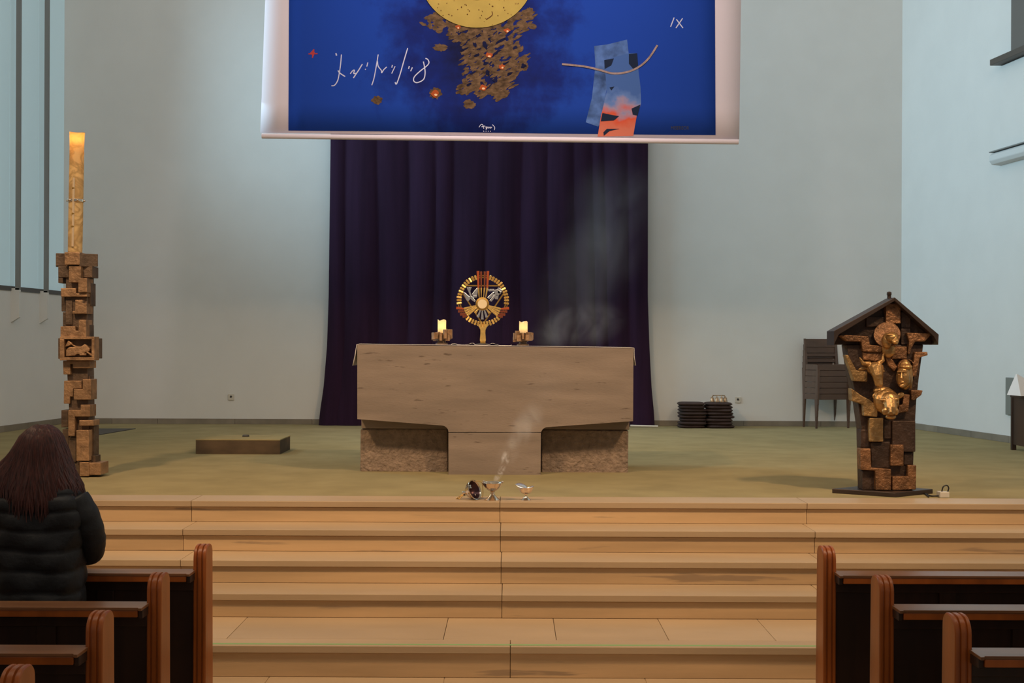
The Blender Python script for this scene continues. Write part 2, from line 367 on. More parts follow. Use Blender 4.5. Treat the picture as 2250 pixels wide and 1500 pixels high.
# ------------------------------------------------------------------ candles
def wax_mat(name, col, tr, vein=None):
    m = M(name, col, 0.5, noise=9 if vein else 0, amt=0.12, stretch=(1, 1, 1))
    nt = m.node_tree; N = nt.nodes; L = nt.links; bs = N['Principled BSDF']; out = N['Material Output']
    if vein:
        tc = N.new('ShaderNodeTexCoord'); mp = N.new('ShaderNodeMapping'); mp.inputs['Scale'].default_value = (1, 1, 1.6); mp.inputs['Rotation'].default_value = (0, 0.5, 0)
        wv = N.new('ShaderNodeTexNoise'); wv.inputs['Scale'].default_value = 5.5; wv.inputs['Detail'].default_value = 3; wv.inputs['Distortion'].default_value = 0.8
        L.new(tc.outputs['Object'], mp.inputs[0]); L.new(mp.outputs[0], wv.inputs['Vector'])
        rp = N.new('ShaderNodeValToRGB'); e = rp.color_ramp.elements
        e[0].position = 0.42; e[0].color = (0, 0, 0, 1); e[1].position = 0.58; e[1].color = (0, 0, 0, 1)
        q = e.new(0.50); q.color = (0.75, 0.75, 0.75, 1)
        L.new(wv.outputs['Fac'], rp.inputs[0])
        mx = N.new('ShaderNodeMix'); mx.data_type = 'RGBA'
        L.new(rp.outputs[0], mx.inputs[0]); L.new(bs.inputs['Base Color'].links[0].from_socket, mx.inputs[6]); mx.inputs[7].default_value = (*vein, 1)
        L.new(mx.outputs[2], bs.inputs['Base Color'])
    t = N.new('ShaderNodeBsdfTranslucent'); t.inputs[0].default_value = (*tr, 1)
    a = N.new('ShaderNodeMixShader'); a.inputs[0].default_value = 0.45
    L.new(bs.outputs[0], a.inputs[1]); L.new(t.outputs[0], a.inputs[2]); L.new(a.outputs[0], out.inputs[0])
    return m
m_wax = wax_mat('ivory_wax', (0.85, 0.78, 0.62), (1.0, 0.88, 0.66))
m_wax2 = wax_mat('honey_wax', (0.92, 0.64, 0.31), (1.0, 0.80, 0.44), vein=(0.27, 0.15, 0.06))
m_flame = EM('flame', (1.0, 0.72, 0.38), 520)
m_flame2 = EM('flame_big', (1.0, 0.66, 0.28), 110)
def candle(px, ytop, ybot, d, rpx, label, group):
    b = W(px, ybot, d); tp = W(px, ytop, d); r = rpx*d/F; h = tp.z-b.z
    c = thing('altar_candle', label, 'candle', b, group)
    mb = MB(); n = 20; prof = [(r*0.98, 0), (r, h*0.3), (r, h*0.8), (r*1.01, h)]
    inn = [(r*0.86, h-0.002), (r*0.84, h*0.5), (r*0.80, h*0.18)]
    ph = R.random()*6
    rings = []
    for i, (q, z) in enumerate(prof+inn):
        rings.append([Vector((q*math.cos(2*PI*j/n), q*math.sin(2*PI*j/n), z+(0.006*math.sin(3*2*PI*j/n+ph) if i in (3, 4) else 0)))+b for j in range(n)])
    mb.loft(rings); mb.build('wax', m_wax, c, smooth=True)
    MB().tube([b+Vector((0, 0, h*0.17)), b+Vector((0.001, 0, h*0.38))], 0.0018, 6).build('wick', m_black, c)
    MB().lathe([(0.0015, 0), (0.006, 0.008), (0.0075, 0.016), (0.004, 0.03), (0.0008, 0.042)], b+Vector((0, 0, h*0.36)), 10).build('flame', m_flame, c, smooth=True)
    return c
def holder(px, ybase, d, label, seed):
    rr = random.Random(seed); b = W(px, ybase, d); b.z = top_z(b.x)+0.0105
    k = d/F
    t = thing('candle_holder', label, 'candle holder', b, 'bronze block candle holders on the altar')
    MB().lathe([(0.052, 0), (0.052, 0.012), (0.036, 0.018), (0.033, 0.035)], b, 16).build('foot', m_bronze2, t, smooth=True)
    MB().lathe([(0.033, 0.03), (0.06, 0.045), (0.064, 0.075), (0.04, 0.08)], b, 16).build('bowl', m_bronze2, t, smooth=True)
    for i in range(14):
        a = -PI/2+2*PI*i/14+rr.uniform(-.12, .12); rad = 0.066+rr.uniform(-.006, .01)
        h = rr.uniform(0.045, 0.085); z0 = 0.028+rr.uniform(0, 0.03)
        MB().box(b+Vector((rad*math.cos(a), rad*math.sin(a), z0+h/2)), (0.038, rr.uniform(0.020, 0.036), h), rz=a).build('block', m_bronze, t, bevel=0.003)
    return b
gC = 'lit white candles on the altar'
DC = 10.62
b1 = holder(970.5, 757.5, DC, 'bronze block candle holder standing left of the gold monstrance', 4)
b2 = holder(1149, 759.5, DC, 'bronze block candle holder standing right of the gold monstrance', 9)
def candle_on(px, ytop, lab):
    return candle(px, ytop, 731, DC, 9.2, lab, gC)
candle_on(971, 703, 'lit white pillar candle in the holder left of the monstrance')
candle_on(1150, 706.5, 'lit white pillar candle in the holder right of the monstrance')

# ------------------------------------------------------------------ monstrance
DM = 10.68; km = DM/F
cm = W(1061, 659.5, DM)
mb0 = W(1061, 757, DM); mb0.z = top_z(mb0.x)+0.0125
mo = thing('monstrance', 'golden wheel shaped monstrance with silver reliefs and host at centre', 'monstrance', mb0)
def P(u, v, y=0.0): return Vector((cm.x+u*km, DM+y, cm.z-v*km))     # u right, v down, in wheel units
def bar(mb, a, b, w0, w1, y0, y1):  # flat tapered bar between two wheel points
    ax, ay = a; bx, by = b; L = math.hypot(bx-ax, by-ay); nx, ny = -(by-ay)/L, (bx-ax)/L
    q = [(ax+nx*w0, ay+ny*w0), (bx+nx*w1, by+ny*w1), (bx-nx*w1, by-ny*w1), (ax-nx*w0, ay-ny*w0)]
    mb.loft([[P(u, v, y0) for u, v in q], [P(u, v, y1) for u, v in q]])
ring = MB()
for r0, r1, y0, y1 in ((49.0, 51.5, -0.006, 0.008), (53.5, 55.5, -0.006, 0.008)):
    n = 72; rr = []
    for j in range(n):
        a = 2*PI*j/n; rr.append([P(r*math.cos(a), r*math.sin(a), y) for r, y in ((r0, y0), (r1, y0), (r1, y1), (r0, y1))])
    rr.append(rr[0]); ring.loft(rr, caps=False)
ring.build('wheel_rim', m_golddk, mo)
seg = MB()
for j in range(50):
    a = 2*PI*j/50
    deg = math.degrees(a) % 360
    if abs(deg-270) < 13 or abs(deg-35-(-12)) < 0 or 14 < deg < 46 or 134 < deg < 166: continue
    c0, s0 = math.cos(a), math.sin(a); tl = R.uniform(-0.10, 0.10)
    ro = 57.5+R.uniform(-1, .5)
    q0 = (46.8*c0, 46.8*s0); q1 = (ro*c0, ro*s0)
    m = Matrix.Rotation(0, 3, 'X')
    ax = Vector((q1[0]-q0[0], 0, -(q1[1]-q0[1]))).normalized(); ty = Vector((0, 1, 0)); tx = ax.cross(ty)
    mrot = Matrix((tx, ty, ax)).transposed() @ rt('Z', R.uniform(-28, 28))
    ctr = P((q0[0]+q1[0])/2, (q0[1]+q1[1])/2, -0.01)
    seg.box(ctr, (3.7*km, 0.012, (ro-46.8)*km), rot=mrot)
sg_ = seg.build('rim_rays', m_gold, mo, bevel=0.001); sg_['kind'] = 'stuff'
tri = MB()
for a, b in (((-40, -32), (37, -32)), ((-46, -18), (-4, 47)), ((46, -16), (4, 47))): bar(tri, a, b, 1.5, 1.5, -0.004, 0.004)
tri.build('triangle_frame', m_golddk, mo)
for base, angs, lens in ((-90, (-9.5, -3.5, 3.5, 9.5), (64, 63, 63, 64)), (21, (-6, 2, 10, 17), (60, 59, 58, 56)), (159, (6, -2, -10, -17), (60, 59, 58, 56))):
    for da, ln in zip(angs, lens):
        a = math.radians(base+da); a0 = math.radians(base+da*0.9)
        h0 = (-1, 8)
        s0 = (h0[0]+14*math.cos(a0), h0[1]+14*math.sin(a0)); mid = (h0[0]+42*math.cos(a), h0[1]+42*math.sin(a)*1.0)
        e = (ln*math.cos(a)+(-1)*.3, ln*math.sin(a)+8*0.2)
        if base == -90: mid = (da*1.02, -27+8*0); e = (da*1.15, -ln); s0 = (da*0.75-1, -6)
        thin = (base == -90 and abs(da) < 5); f_ = 0.8 if thin else 1.0
        g_ = MB(); bar(g_, s0, mid, 0.8*f_, 2.0*f_+.2, -0.016, -0.008); g_.build('gold_ray', m_gold, mo, bevel=0.0008)
        g_ = MB(); bar(g_, mid, e, 1.9*f_, 2.9*f_, -0.015, -0.007); g_.build('enamel_ray', m_enamel2 if (thin or (base != -90 and abs(da) != 6)) else m_enamel, mo, bevel=0.0008)
for da, ln, w_ in ((-38, 24, 2.0), (-18, 29, 2.0), (0, 32, 2.4), (18, 29, 2.0), (38, 24, 2.0)):
    a = math.radians(90-da); g_ = MB()
    bar(g_, (-1+13*math.cos(a), 8+13*math.sin(a)), (-1+(ln+2)*math.cos(a), 8+(ln+2)*math.sin(a)), 1.2, w_+0.7, -0.02, -0.008)
    g_.build('feather_ray', m_silver if abs(da) < 20 else m_gold, mo, bevel=0.001)
hc = P(-1, 8, -0.012); my = rt('X', 90)
MB().lathe([(10.5*km, 0.012), (14.5*km, 0.008), (15*km, -0.01), (10.5*km, -0.012), (10.5*km, 0.012)], hc, 32, my, False).build('lunette_ring', m_golddk, mo, smooth=True)
MB().lathe([(0.001, 0.010), (10.4*km, 0.010), (10.4*km, -0.008), (0.001, -0.008)], hc, 32, my).build('host', m_host, mo)
# dove relief
dv = MB()
def wpoly(mb, q, y0, y1): mb.loft([[P(u, v, y0) for u, v in q], [P(u, v, y1) for u, v in q]])
def z2(x, y): return (980+x/8.825-1061, 590+y/8.825-659.5)
for q in ([(395, 365), (495, 365), (470, 440), (490, 520), (470, 560), (440, 460)], [(330, 450), (370, 470), (450, 540), (490, 560), (430, 640), (390, 600)],
          [(610, 365), (620, 430), (605, 520), (520, 530), (500, 500), (560, 420)], [(480, 520), (530, 560), (575, 625), (560, 650), (500, 610), (460, 570)], [(520, 525), (605, 520), (600, 560), (530, 560)]):
    wpoly(dv, [z2(*p) for p in q], -0.018, -0.006)
dv.build('dove_relief', m_silver, mo, bevel=0.002)
hd = MB()
for q in ([(800, 400), (930, 395), (950, 430), (830, 440)], [(930, 420), (1000, 395), (1060, 470), (1000, 530), (920, 500)], [(920, 450), (960, 490), (830, 590), (800, 560)], [(940, 500), (985, 520), (880, 640), (845, 620)],
          [(960, 500), (1020, 510), (1010, 595), (950, 590)], [(1000, 375), (1030, 370), (1100, 420), (1080, 450), (1010, 410)], [(1010, 410), (1080, 450), (1050, 500), (1000, 470)]):
    wpoly(hd, [z2(*p) for p in q], -0.02, -0.006)
hd.build('hand_relief', m_silver, mo, bevel=0.002)
# stem
h = cm.z-57*km-mb0.z
def stemring(wd, dp, z): return [(mb0.x+sx*wd, DM+sy*dp, z) for sx, sy in ((-1, -1), (1, -1), (1, 1), (-1, 1))]
zb = mb0.z
MB().loft([stemring(6.3*km, 0.012, zb+0.03), stemring(6.4*km, 0.016, zb+0.05), stemring(5.3*km, 0.014, zb+h*0.62), stemring(5.6*km, 0.013, zb+h*0.80), stemring(8*km, 0.012, zb+h*0.94), stemring(11*km, 0.010, zb+h*1.02), stemring(11*km, 0.008, zb+h*1.10), stemring(3*km, 0.008, zb+h*1.13)]).build('stem', m_gold, mo, bevel=0.003, smooth=True)
MB().loft([stemring(5.6*km, 0.013, zb+0.008), stemring(5.6*km, 0.013, zb+0.03)]).build('stem_collar', m_golddk, mo, bevel=0.003)
MB().lathe([(0.07, 0), (0.07, 0.006), (0.045, 0.011), (0.02, 0.014)], mb0, 28).build('foot', m_dark, mo, smooth=True)

# ------------------------------------------------------------------ curtain
zc0 = ZP+0.004; zc1 = 5.4; DK = 16.60
lk = [(310, 722), (650, 719), (760, 716), (850, 709), (905, 702), (932, 700)]; rk = [(310, 1424), (650, 1425), (760, 1429), (850, 1434), (905, 1439), (932, 1440)]
def interp(tab, y):
    if y <= tab[0][0]: return tab[0][1]
    for (a, b), (c, d) in zip(tab[:-1], tab[1:]):
        if y <= c: return b+(d-b)*(y-a)/(c-a)
    return tab[-1][1]
rf = random.Random(21); folds = []; u = 0
while u < 1: folds.append(u); u += rf.uniform(0.035, 0.13)
folds.append(1.0)
def fold(u, v):
    for a, b in zip(folds[:-1], folds[1:]):
        if a <= u <= b: return math.sin((u-a)/(b-a)*PI)**0.8*(0.5+1.0*(b-a)/0.13)
    return 0
rows = []
NV, NU = 44, 240
for i in range(NV+1):
    v = i/NV; z = zc1+(zc0-zc1)*v
    py = HZ-(z-EYE)*F/DK
    x0 = X2(interp(lk, py), DK); x1 = X2(interp(rk, py), DK); row = []
    for j in range(NU+1):
        u = j/NU; uu = u+0.006*math.sin(v*5+u*9)*min(1, u*8, (1-u)*8)
        f = fold(max(0, min(1, uu)), v)
        fl = 0.10*max(0, (v-0.86)/0.14)**2
        row.append((x0+(x1-x0)*u, DK+0.10-f*(0.022+0.03*v)+0.010*math.sin(u*31+v*3)-fl*0.6, z))
    rows.append(row)
cu = MB().grid(rows).build('curtain', m_curtain, smooth=True, org=(-0.3, DK, ZP))
tag(cu, 'dark purple curtain falling in folds behind the altar', 'curtain')
c = MB().tube([W(1385, 931, 16.55), W(1446, 932.5, 16.5)], 0.014, 8).build('floor_rod', m_plastic)
for v in c.data.vertices: v.co.z += (ZP+0.014)-((c.matrix_world @ c.data.vertices[0].co).z) if False else 0
zmin = min(v.co.z for v in c.data.vertices); c.location.z = ZP-zmin
tag(c, 'short pale rod lying on the carpet at the curtain right corner', 'rod')

# ------------------------------------------------------------------ banner
DB = 13.0
bn = thing('banner', 'huge white edged cloth banner printed with a blue abstract picture', 'banner', W(1098, 303, DB))
def bq(px, py): return W(px, py, DB)
# banner edges lean with its own slight tilt; extended above the frame
def lin(a, b, py): return a[0]+(b[0]-a[0])*(py-a[1])/(b[1]-a[1])
def sheet(name, corners, y, mat, th=0.0015, n=(24, 14)):
    tl, tr, br, bl = [Vector(q) for q in corners]; rows = []
    for i in range(n[1]+1):
        v = i/n[1]; a = tl.lerp(bl, v); b = tr.lerp(br, v)
        rows.append([(p.x, DB+y+0.012*math.sin(p.x*1.3+0.4)+0.004*math.sin(p.x*5), p.z) for p in (a.lerp(b, j/n[0]) for j in range(n[0]+1))])
    o = MB().grid(rows).build(name, mat, bn, smooth=True)
    s = o.modifiers.new('t', 'SOLIDIFY'); s.thickness = th; s.offset = 1
    return o
yT = -640
sheet('cloth', (bq(lin((583, 0), (572, 300), yT), yT), bq(lin((1628, 0), (1624, 305), yT), yT+8), bq(1624, 306), bq(572, 292)), 0.0, m_white_b)
def blue_mat():
    m = bpy.data.materials.new('blue_print'); m.use_nodes = True; nt = m.node_tree; N = nt.nodes; L = nt.links; bs = N['Principled BSDF']
    bs.inputs['Roughness'].default_value = 0.85; bs.inputs['Specular IOR Level'].default_value = 0.15
    tc = N.new('ShaderNodeTexCoord'); mp = N.new('ShaderNodeMapping'); L.new(tc.outputs['Object'], mp.inputs[0])
    mp.inputs['Location'].default_value = (0.10, 0, -0.40); mp.inputs['Scale'].default_value = (0.46, 0, 0.42)
    ln = N.new('ShaderNodeVectorMath'); ln.operation = 'LENGTH'; L.new(mp.outputs[0], ln.inputs[0])
    nz = N.new('ShaderNodeTexNoise'); nz.inputs['Scale'].default_value = 2.6; nz.inputs['Detail'].default_value = 7; nz.inputs['Roughness'].default_value = 0.62; L.new(tc.outputs['Object'], nz.inputs['Vector'])
    ma = N.new('ShaderNodeMath'); ma.operation = 'MULTIPLY_ADD'; ma.inputs[1].default_value = 0.85; L.new(nz.outputs['Fac'], ma.inputs[0]); L.new(ln.outputs['Value'], ma.inputs[2])
    rp = N.new('ShaderNodeValToRGB'); e = rp.color_ramp.elements
    e[0].position = 0.45; e[0].color = (0.0075, 0.0085, 0.040, 1); e[1].position = 1.45/1.5; e[1].color = (0.012, 0.052, 0.33, 1)
    q = e.new(0.72); q.color = (0.008, 0.019, 0.15, 1)
    L.new(ma.outputs[0], rp.inputs[0]); L.new(rp.outputs[0], bs.inputs['Base Color']); return m
sheet('blue_print', (bq(638, yT+70), bq(1568, yT+78), bq(1572, 297), bq(634, 287)), -0.004, blue_mat())
MB().tube([bq(576, 299)+Vector((0, -0.01, 0)), bq(1622, 312)+Vector((0, -0.01, 0))], 0.027, 14).build('bottom_bar', m_white_b, bn, smooth=True)
MB().tube([bq(lin((583, 0), (572, 300), yT), yT), bq(lin((1628, 0), (1624, 305), yT), yT+8)], 0.03, 12).build('top_bar', m_white_b, bn, smooth=True)
def by(px): x = X2(px, DB); return 0.012*math.sin(x*1.3+0.4)+0.004*math.sin(x*5)
def flat(mb, pts, y):
    q = [W(a, b, DB) for a, b in pts]
    mb.loft([[(v.x, v.y+by(a[0])+y, v.z) for v, a in zip(q, pts)], [(v.x, v.y+by(a[0])+y+0.002, v.z) for v, a in zip(q, pts)]])
def stroke(mb, pts, wd, y):
    q = [W(a, b, DB)+Vector((0, by(a)+y, 0)) for a, b in pts]; wd = wd if isinstance(wd, list) else [wd]*len(q)
    L_, R_ = [], []
    for i, p in enumerate(q):
        t = (q[min(i+1, len(q)-1)]-q[max(i-1, 0)]); t.y = 0; t.normalize(); nn = Vector((-t.z, 0, t.x))*wd[i]*DB/F/2
        L_.append(p+nn); R_.append(p-nn)
    mb.grid([L_, R_])
def smoothpath(P_, n=6):
    out = []
    for i in range(len(P_)-1):
        p0 = P_[max(i-1, 0)]; p1 = P_[i]; p2 = P_[i+1]; p3 = P_[min(i+2, len(P_)-1)]
        for k in range(n):
            t = k/n; out.append(tuple(0.5*((2*p1[c])+(-p0[c]+p2[c])*t+(2*p0[c]-5*p1[c]+4*p2[c]-p3[c])*t*t+(-p0[c]+3*p1[c]-3*p2[c]+p3[c])*t**3) for c in range(len(p1))))
    out.append(P_[-1]); return out
def ink(name, col, **k): return M(name, col, 0.85, spec=0.15, **k)
m_gdisc = ink('gold_print', (0.43, 0.30, 0.070), noise=2.5, amt=0.15, dark=(0.17, 0.06, 0.02), dscale=9, dthr=0.73)
m_earth = ink('earth_print', (0.125, 0.072, 0.036), noise=16, amt=0.55, stretch=(1, 1, 1.5), bump=0.5, bscale=26)
m_chalk = ink('chalk_print', (0.60, 0.60, 0.72)); m_red = ink('red_print', (0.45, 0.05, 0.05)); m_ember = ink('ember_print', (0.40, 0.08, 0.02)); m_spark = ink('spark_print', (0.85, 0.55, 0.30))
m_pale = ink('pale_blue_print', (0.075, 0.14, 0.33), noise=7, amt=0.55); m_ink = ink('dark_ink', (0.012, 0.02, 0.045)); m_twig = ink('twig_print', (0.33, 0.23, 0.20), noise=20, amt=0.3); m_speck = ink('speck_print', (0.13, 0.05, 0.015)); m_navy = ink('navy_print', (0.007, 0.008, 0.035), noise=6, amt=0.5)
def strip_mat():
    m = ink('coral_print', (0.6, 0.2, 0.12)); nt = m.node_tree; N = nt.nodes; L = nt.links; bs = N['Principled BSDF']
    tc = N.new('ShaderNodeTexCoord'); sp = N.new('ShaderNodeSeparateXYZ'); L.new(tc.outputs['Object'], sp.inputs[0])
    nz = N.new('ShaderNodeTexNoise'); nz.inputs['Scale'].default_value = 5; nz.inputs['Detail'].default_value = 5; L.new(tc.outputs['Object'], nz.inputs['Vector'])
    a = N.new('ShaderNodeMath'); a.operation = 'MULTIPLY_ADD'; a.inputs[1].default_value = 0.55; L.new(nz.outputs['Fac'], a.inputs[0]); L.new(sp.outputs['Z'], a.inputs[2])
    rp = N.new('ShaderNodeValToRGB'); e = rp.color_ramp.elements
    e[0].position = 0.33; e[0].color = (0.60, 0.16, 0.095, 1); e[1].position = 0.78; e[1].color = (0.06, 0.125, 0.33, 1)
    q = e.new(0.50); q.color = (0.62, 0.09, 0.04, 1); q = e.new(0.60); q.color = (0.33, 0.24, 0.32, 1); q = e.new(0.68); q.color = (0.12, 0.20, 0.42, 1)
    L.new(a.outputs[0], rp.inputs[0]); L.new(rp.outputs[0], bs.inputs['Base Color']); return m
# brown earth: ragged patches
rg = random.Random(5)
def ragged(cx, cy, rx, ry, n=26, jag=0.22, ph=0):
    return [(cx+rx*(1+rg.uniform(-jag, jag))*math.cos(2*PI*i/n+ph), cy+ry*(1+rg.uniform(-jag, jag))*math.sin(2*PI*i/n+ph)) for i in range(n)]
e = MB()
outl = [(985, 50), (1172, 22), (1176, 50), (1150, 75), (1140, 95), (1162, 130), (1158, 152), (1135, 164), (1128, 190), (1110, 212), (1095, 224), (1078, 212), (1048, 206), (1026, 208), (1008, 206), (1012, 182), (1024, 172), (1018, 158), (1028, 145), (1010, 146), (1022, 128), (1016, 118), (1026, 100), (1010, 92), (982, 84), (990, 66)]
def inside(x, y):
    c = False
    for k in range(len(outl)):
        (x0, y0), (x1, y1) = outl[k], outl[k-1]
        if (y0 > y) != (y1 > y) and x < (x1-x0)*(y-y0)/(y1-y0)+x0: c = not c
    return c
def dab(mb, cx, cy, rx, ry, ang, y, n=12, jag=0.25):
    ca, sa = math.cos(ang), math.sin(ang); P_ = []
    for i in range(n):
        a = 2*PI*i/n; k = 1+rg.uniform(-jag, jag); u, v = rx*k*math.cos(a), ry*k*math.sin(a); P_.append((cx+u*ca-v*sa, cy+u*sa+v*ca))
    flat(mb, P_, y)
for i in range(900):
    cx, cy = rg.uniform(980, 1178), rg.uniform(22, 226)
    if inside(cx, cy): dab(e, cx, cy, rg.uniform(5, 13), rg.uniform(2.2, 4.5), -0.55+rg.uniform(-.35, .35), -0.0070-0.000002*i)
for i in range(46): dab(e, 962+rg.gauss(0, 12), 46+rg.gauss(0, 9), rg.uniform(4, 9), rg.uniform(2.5, 5), rg.uniform(-.6, .6), -0.0070-0.000002*i)
for q in ((968, 105, 15, 8), (1031, 230, 13, 10), (829, 221, 12, 9), (957, 206, 13, 12), (965, 68, 8, 6), (1163, 25, 8, 9), (1170, 58, 9, 6)): flat(e, ragged(*q), -0.0072)
e.build('earth_print', m_earth, bn)['kind'] = 'stuff'
nv = MB()
for q in ((1066, 100, 5, 9), (1048, 122, 7, 3), (1088, 118, 12, 3), (1068, 140, 6, 4), (1088, 176, 6, 5), (1120, 162, 8, 3.5), (1072, 160, 4, 6), (1030, 186, 5, 3), (1132, 104, 6, 4), (1100, 90, 14, 3), (1044, 100, 4, 7), (1060, 186, 3, 7), (1150, 145, 6, 5), (1020, 110, 9, 2), (1110, 140, 9, 2), (1040, 160, 8, 2)): dab(nv, q[0], q[1], q[2], q[3], -0.5, -0.0105, 10, .35)
nv.build('navy_gaps', m_navy, bn)['kind'] = 'stuff'
eb = MB(); sk = MB()
for cx, cy, r in ((1006, 60, 6), (1114, 67, 7), (1074, 122, 8), (1103, 147, 7), (1061, 193, 8), (957, 207, 9)):
    flat(eb, ragged(cx, cy, r*0.9, r*.8, 12, .35), -0.0125); flat(sk, ragged(cx+1, cy+2, r*.40, r*.28, 6, .3), -0.0145)
eb.build('ember_spots', m_ember, bn)['kind'] = 'stuff'; sk.build('ember_cores', m_spark, bn)['kind'] = 'stuff'
n = 64; d_ = MB(); flat(d_, [(1048+126*math.cos(2*PI*i/n), -56+118*math.sin(2*PI*i/n)) for i in range(n)], -0.0165); d_.build('gold_disc', m_gdisc, bn)
d_ = MB()
for k in range(46):
    a = rg.uniform(0.25, 2.9); q = rg.uniform(70, 117); dab(d_, 1048+q*1.06*math.cos(a), -56+q*math.sin(a), rg.uniform(.6, 1.8), rg.uniform(.5, 1.3), rg.uniform(0, 3), -0.0195, 7, .3)
stroke(d_, smoothpath([(1081, 26), (1082, 33), (1076, 39), (1068, 44)]), 1.8, -0.0195)
d_.build('disc_specks', m_speck, bn)['kind'] = 'stuff'
d_ = MB(); flat(d_, [(1048+34*math.cos(2*PI*i/32), -33+34*math.sin(2*PI*i/32)) for i in range(32)], -0.018); d_.build('disc_centre', m_ember, bn)
def zz(x, y): return (660+x/6.618, 80+y/6.618)
wt = MB()
for pl, wd in (([(520, 250), (530, 285)], 4), ([(600, 270), (590, 400), (570, 540), (545, 650), (500, 715), (455, 722)], 3), ([(550, 500), (580, 540), (655, 590)], 3.4), ([(730, 550), (765, 505), (790, 500), (780, 545), (825, 540)], 3), ([(905, 410), (850, 500), (775, 610)], 3.2),
               ([(985, 385), (970, 445)], 2.8), ([(945, 480), (955, 490)], 3), ([(1135, 270), (1110, 420), (1075, 610), (1042, 715)], 2.8), ([(1125, 370), (1135, 440), (1180, 500), (1185, 535), (1215, 490), (1258, 450)], 3), ([(1340, 420), (1332, 460)], 2.6), ([(1380, 440), (1330, 545)], 2.6),
               ([(1562, 175), (1510, 350), (1450, 560), (1400, 695), (1380, 670)], 3.2), ([(1585, 435), (1575, 475)], 3), ([(1630, 455), (1605, 510)], 3),
               ([(1790, 370), (1805, 440), (1815, 540), (1790, 630), (1700, 675), (1650, 650), (1660, 590), (1740, 510), (1830, 440), (1870, 390), (1855, 340), (1820, 322)], 3.2)):
    q = [zz(*p) for p in pl]; q = smoothpath(q) if len(q) > 2 else q; stroke(wt, q, wd*.72, -0.0075)
def z3(x, y): return (1200+x/5.172, 20+y/5.172)
for pl in ([(1455, 95), (1415, 200)], [(1480, 115), (1555, 215)], [(1550, 105), (1475, 215)]): stroke(wt, [z3(*p) for p in pl], 2.2, -0.0075)
def z4(x, y): return (880+x/5.0, y/5.0)
for pl in ([(862, 1400), (885, 1370), (905, 1375), (915, 1415)], [(890, 1395), (930, 1385)], [(930, 1400), (945, 1395), (940, 1425), (960, 1395), (970, 1410), (985, 1395), (990, 1410), (1005, 1395)], [(1010, 1370), (1035, 1400), (1030, 1430)], [(910, 1437), (918, 1447)], [(940, 1437), (940, 1447)], [(962, 1437), (966, 1447)], [(985, 1438), (992, 1447)]):
    q = [z4(*p) for p in pl]; stroke(wt, smoothpath(q) if len(q) > 2 else q, 1.4, -0.0075)
wt.build('chalk_writing', m_chalk, bn)['kind'] = 'stuff'
rc = MB()
for pl in ([(120, 258), (255, 256)], [(200, 190), (178, 318)]): stroke(rc, [zz(*p) for p in pl], [2.5, 2.5], -0.0075)
flat(rc, [zz(*p) for p in ((140, 250), (190, 195), (215, 245), (185, 310), (165, 265))], -0.0075)
rc.build('red_cross', m_red, bn)
a = MB(); flat(a, [z3(*p) for p in ((545, 420), (700, 400), (920, 345), (940, 520), (700, 600), (690, 900), (620, 1300), (590, 1335), (450, 1285), (520, 1010), (560, 640))], -0.0075); a.build('pale_strip', m_pale, bn)
a = MB(); flat(a, [z3(*p) for p in ((660, 580), (940, 500), (1035, 500), (1050, 700), (1075, 900), (1080, 1070), (1030, 1210), (990, 1440), (585, 1448), (620, 1230), (690, 930), (670, 700))], -0.0095); a.build('coral_strip', strip_mat(), bn)
a = MB()
for q in ([(660, 580), (770, 560), (740, 640), (665, 680)], [(940, 510), (1035, 500), (1045, 640), (1000, 690), (940, 620)], [(970, 1130), (1070, 1085), (1040, 1210), (985, 1200)], [(640, 1180), (760, 1205), (830, 1215), (770, 1265), (620, 1275)], [(720, 890), (775, 880), (740, 925)], [(650, 1400), (690, 1360), (830, 1360), (720, 1385), (655, 1440)]):
    flat(a, [z3(*p) for p in q], -0.0115)
a.build('ink_marks', m_ink, bn)['kind'] = 'stuff'
tw = smoothpath([z3(*p) for p in ((180, 625), (420, 650), (600, 690), (750, 730), (900, 720), (1040, 665), (1160, 565), (1265, 410))]); a = MB(); stroke(a, tw, 4.2, -0.0135); a.build('twig_line', m_twig, bn)
def text(name, body, mat, loc, size, parent, rx=PI/2, extr=0.0006):
    cu_ = bpy.data.curves.new(name, 'FONT'); cu_.body = body; cu_.size = size; cu_.align_x = 'CENTER'; cu_.align_y = 'CENTER'; cu_.extrude = extr
    t_ = bpy.data.objects.new(name, cu_); COL.objects.link(t_)
    dg = bpy.context.evaluated_depsgraph_get(); me = bpy.data.meshes.new_from_object(t_.evaluated_get(dg)); me.name = name
    bpy.data.objects.remove(t_); me.materials.clear(); me.materials.append(mat)
    o = bpy.data.objects.new(name, me); COL.objects.link(o); o.parent = parent
    o.location = Vector(loc)-parent_loc(parent); o.rotation_euler = (rx, 0, 0); return o
t_ = text('lettering', 'MISEREOR', m_black, W(1494, 281.5, DB)+Vector((0, by(1494)-0.0085, 0)), 0.052, bn)
t_.scale = (0.82, 1, 1)

# ------------------------------------------------------------------ paschal candle stand
DS = 10.12; ks = DS/F
sb = W(172, 1047, DS); sb.z = ZP
ps = thing('paschal_candle_stand', 'tall bronze stand of jagged stacked blocks carrying the big candle', 'candle stand', (sb.x, DS+0.09, ZP))
def S4(x, y): return (60+x/2.885, 540+y/2.885)
def sblk(pts, pro, t, mat, nm='block'):
    return MB().pp([S4(*p) for p in pts], DS-pro, t).build(nm, mat, ps, bevel=0.004)
def rc4(x0, y0, x1, y1): return [(x0, y0), (x1, y0), (x1, y1), (x0, y1)]
sblk([(245, 120), (382, 120), (378, 580), (385, 1000), (395, 1462), (275, 1462), (262, 1000), (240, 580)], 0, 0.16, m_bronze2, 'core')
